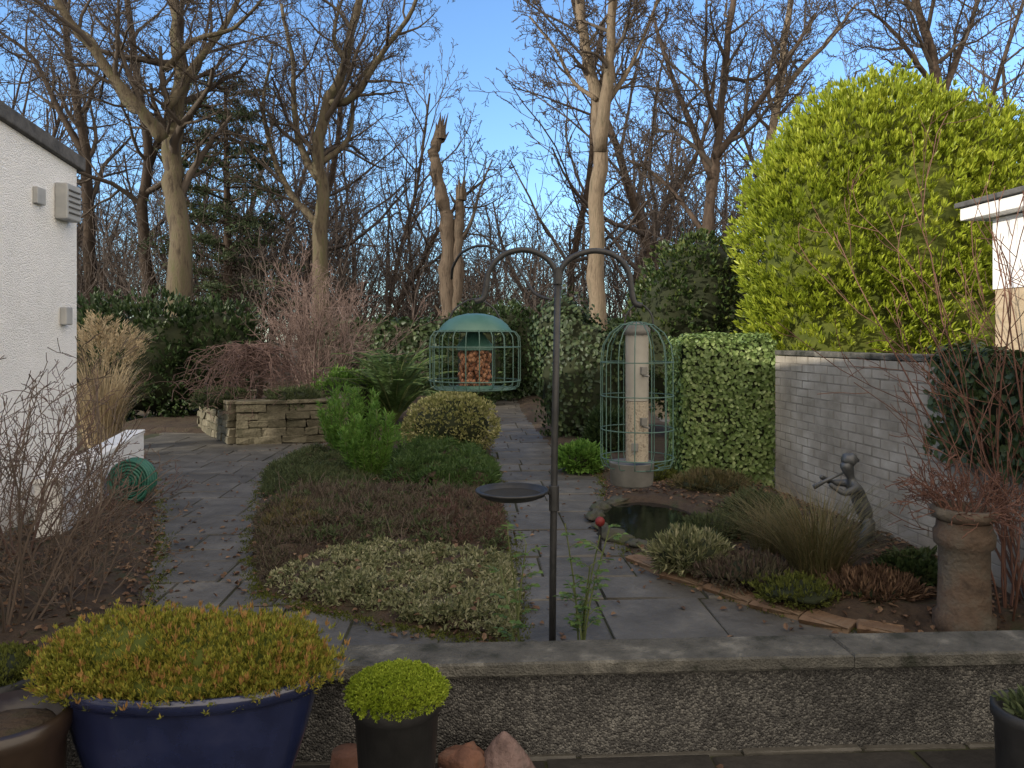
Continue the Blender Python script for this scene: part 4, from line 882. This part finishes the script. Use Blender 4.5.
cone(504,2.57,.105,.15,MAT['pink'],'pinkish cone shaped stone against the low wall','cone_stone')
cone(440,2.42,.078,.11,MAT['pink'],'smaller pinkish cone stone beside the black pot','cone_stone')
x=P(463,0,2.55)[0]; mb=MB(); mb.blob((0,0,.05),(.085,.06,.06),18,.25,3,4.); o=mb.build('clay_lump',MAT['terra'],smooth=True); o.location=(x,2.55,0); tag(o,'orange terracotta lump between the pink cone stones','stone')
x=P(347,0,2.5)[0]; mb=MB(); mb.lathe([(0,.12),(.05,.12),(.06,.05),(.065,.045),(.068,0)],(0,0,0),24); o=mb.build('terracotta_pot',MAT['terra'],smooth=True); o.location=(x,2.5,.001); tag(o,'small upturned terracotta pot behind the blue bowl','pot')

# leaf litter and moss
P_=[]
def scat(poly,n,z=.07,up=0.,hole=False):
    p=np.array(poly); x=rng.uniform(p[:,0].min(),p[:,0].max(),n*2); y=rng.uniform(p[:,1].min(),p[:,1].max(),n*2); ok=inside(x,y,poly)
    if hole: ok&=np.hypot((x-PX)/PRX,(y-PY)/PRY)>1.15
    x,y=x[ok][:n],y[ok][:n]; P_.append(np.stack([x,y,np.clip(edist(x,y,poly)/.22,0,1)*z+.002+up*rng.random(len(x))],-1))
def rim(poly,n,sd):
    q=np.array(poly); i=rng.integers(0,len(q),n); t=rng.random(n)[:,None]; p=q[i]*(1-t)+q[(i+1)%len(q)]*t+rng.normal(size=(n,2))*sd; return np.concatenate([p,np.full((n,1),.006)],1)
scat(left,4200,.075); scat(right,2200,.085,hole=True); scat(centre,700,.075); scat(centre,900,.09,.05)
for q,n_ in ((centre,520),(right,300),(left,620)): P_.append(rim(q,n_,.13))
x=rng.uniform(-4,2.6,620); y=rng.uniform(3.2,14,620); P_.append(np.stack([x,y,np.full(620,.006)],-1))
x=rng.uniform(-1.5,2,90); P_.append(np.stack([x,rng.uniform(2.2,2.6,90),np.full(90,.006)],-1))
pos=np.concatenate(P_); pos=pos[np.hypot((pos[:,0]-PX)/PRX,(pos[:,1]-PY)/PRY)>1.1]; k=len(pos); d=runit(k); d[:,2]*=.25; mb=MB(); mb.leaves(pos,d,np.array([[0,0,1.]])+.5*runit(k),.042*rng.uniform(.4,1.3,k),.026,.25,True); tag(mb.build('leaf_litter',MAT['litter']),'scattered dead brown leaves on the beds and paving','leaves',kind='stuff')
pos=np.concatenate([rim(centre,900,.03),rim(right,500,.03),rim(left,700,.04)]); pos=np.repeat(pos,10,0); k=len(pos); pos[:,:2]+=rng.normal(size=(k,2))*.02; pos[:,2]-=.01
mb=MB(); mb.leaves(pos,runit(k)*.8+np.array([0,0,.8]),runit(k),.022*rng.uniform(.5,1.3,k),.008,.2,False); tag(mb.build('path_moss',MAT['moss']),'green moss creeping along the edges of the paving','moss',kind='stuff')
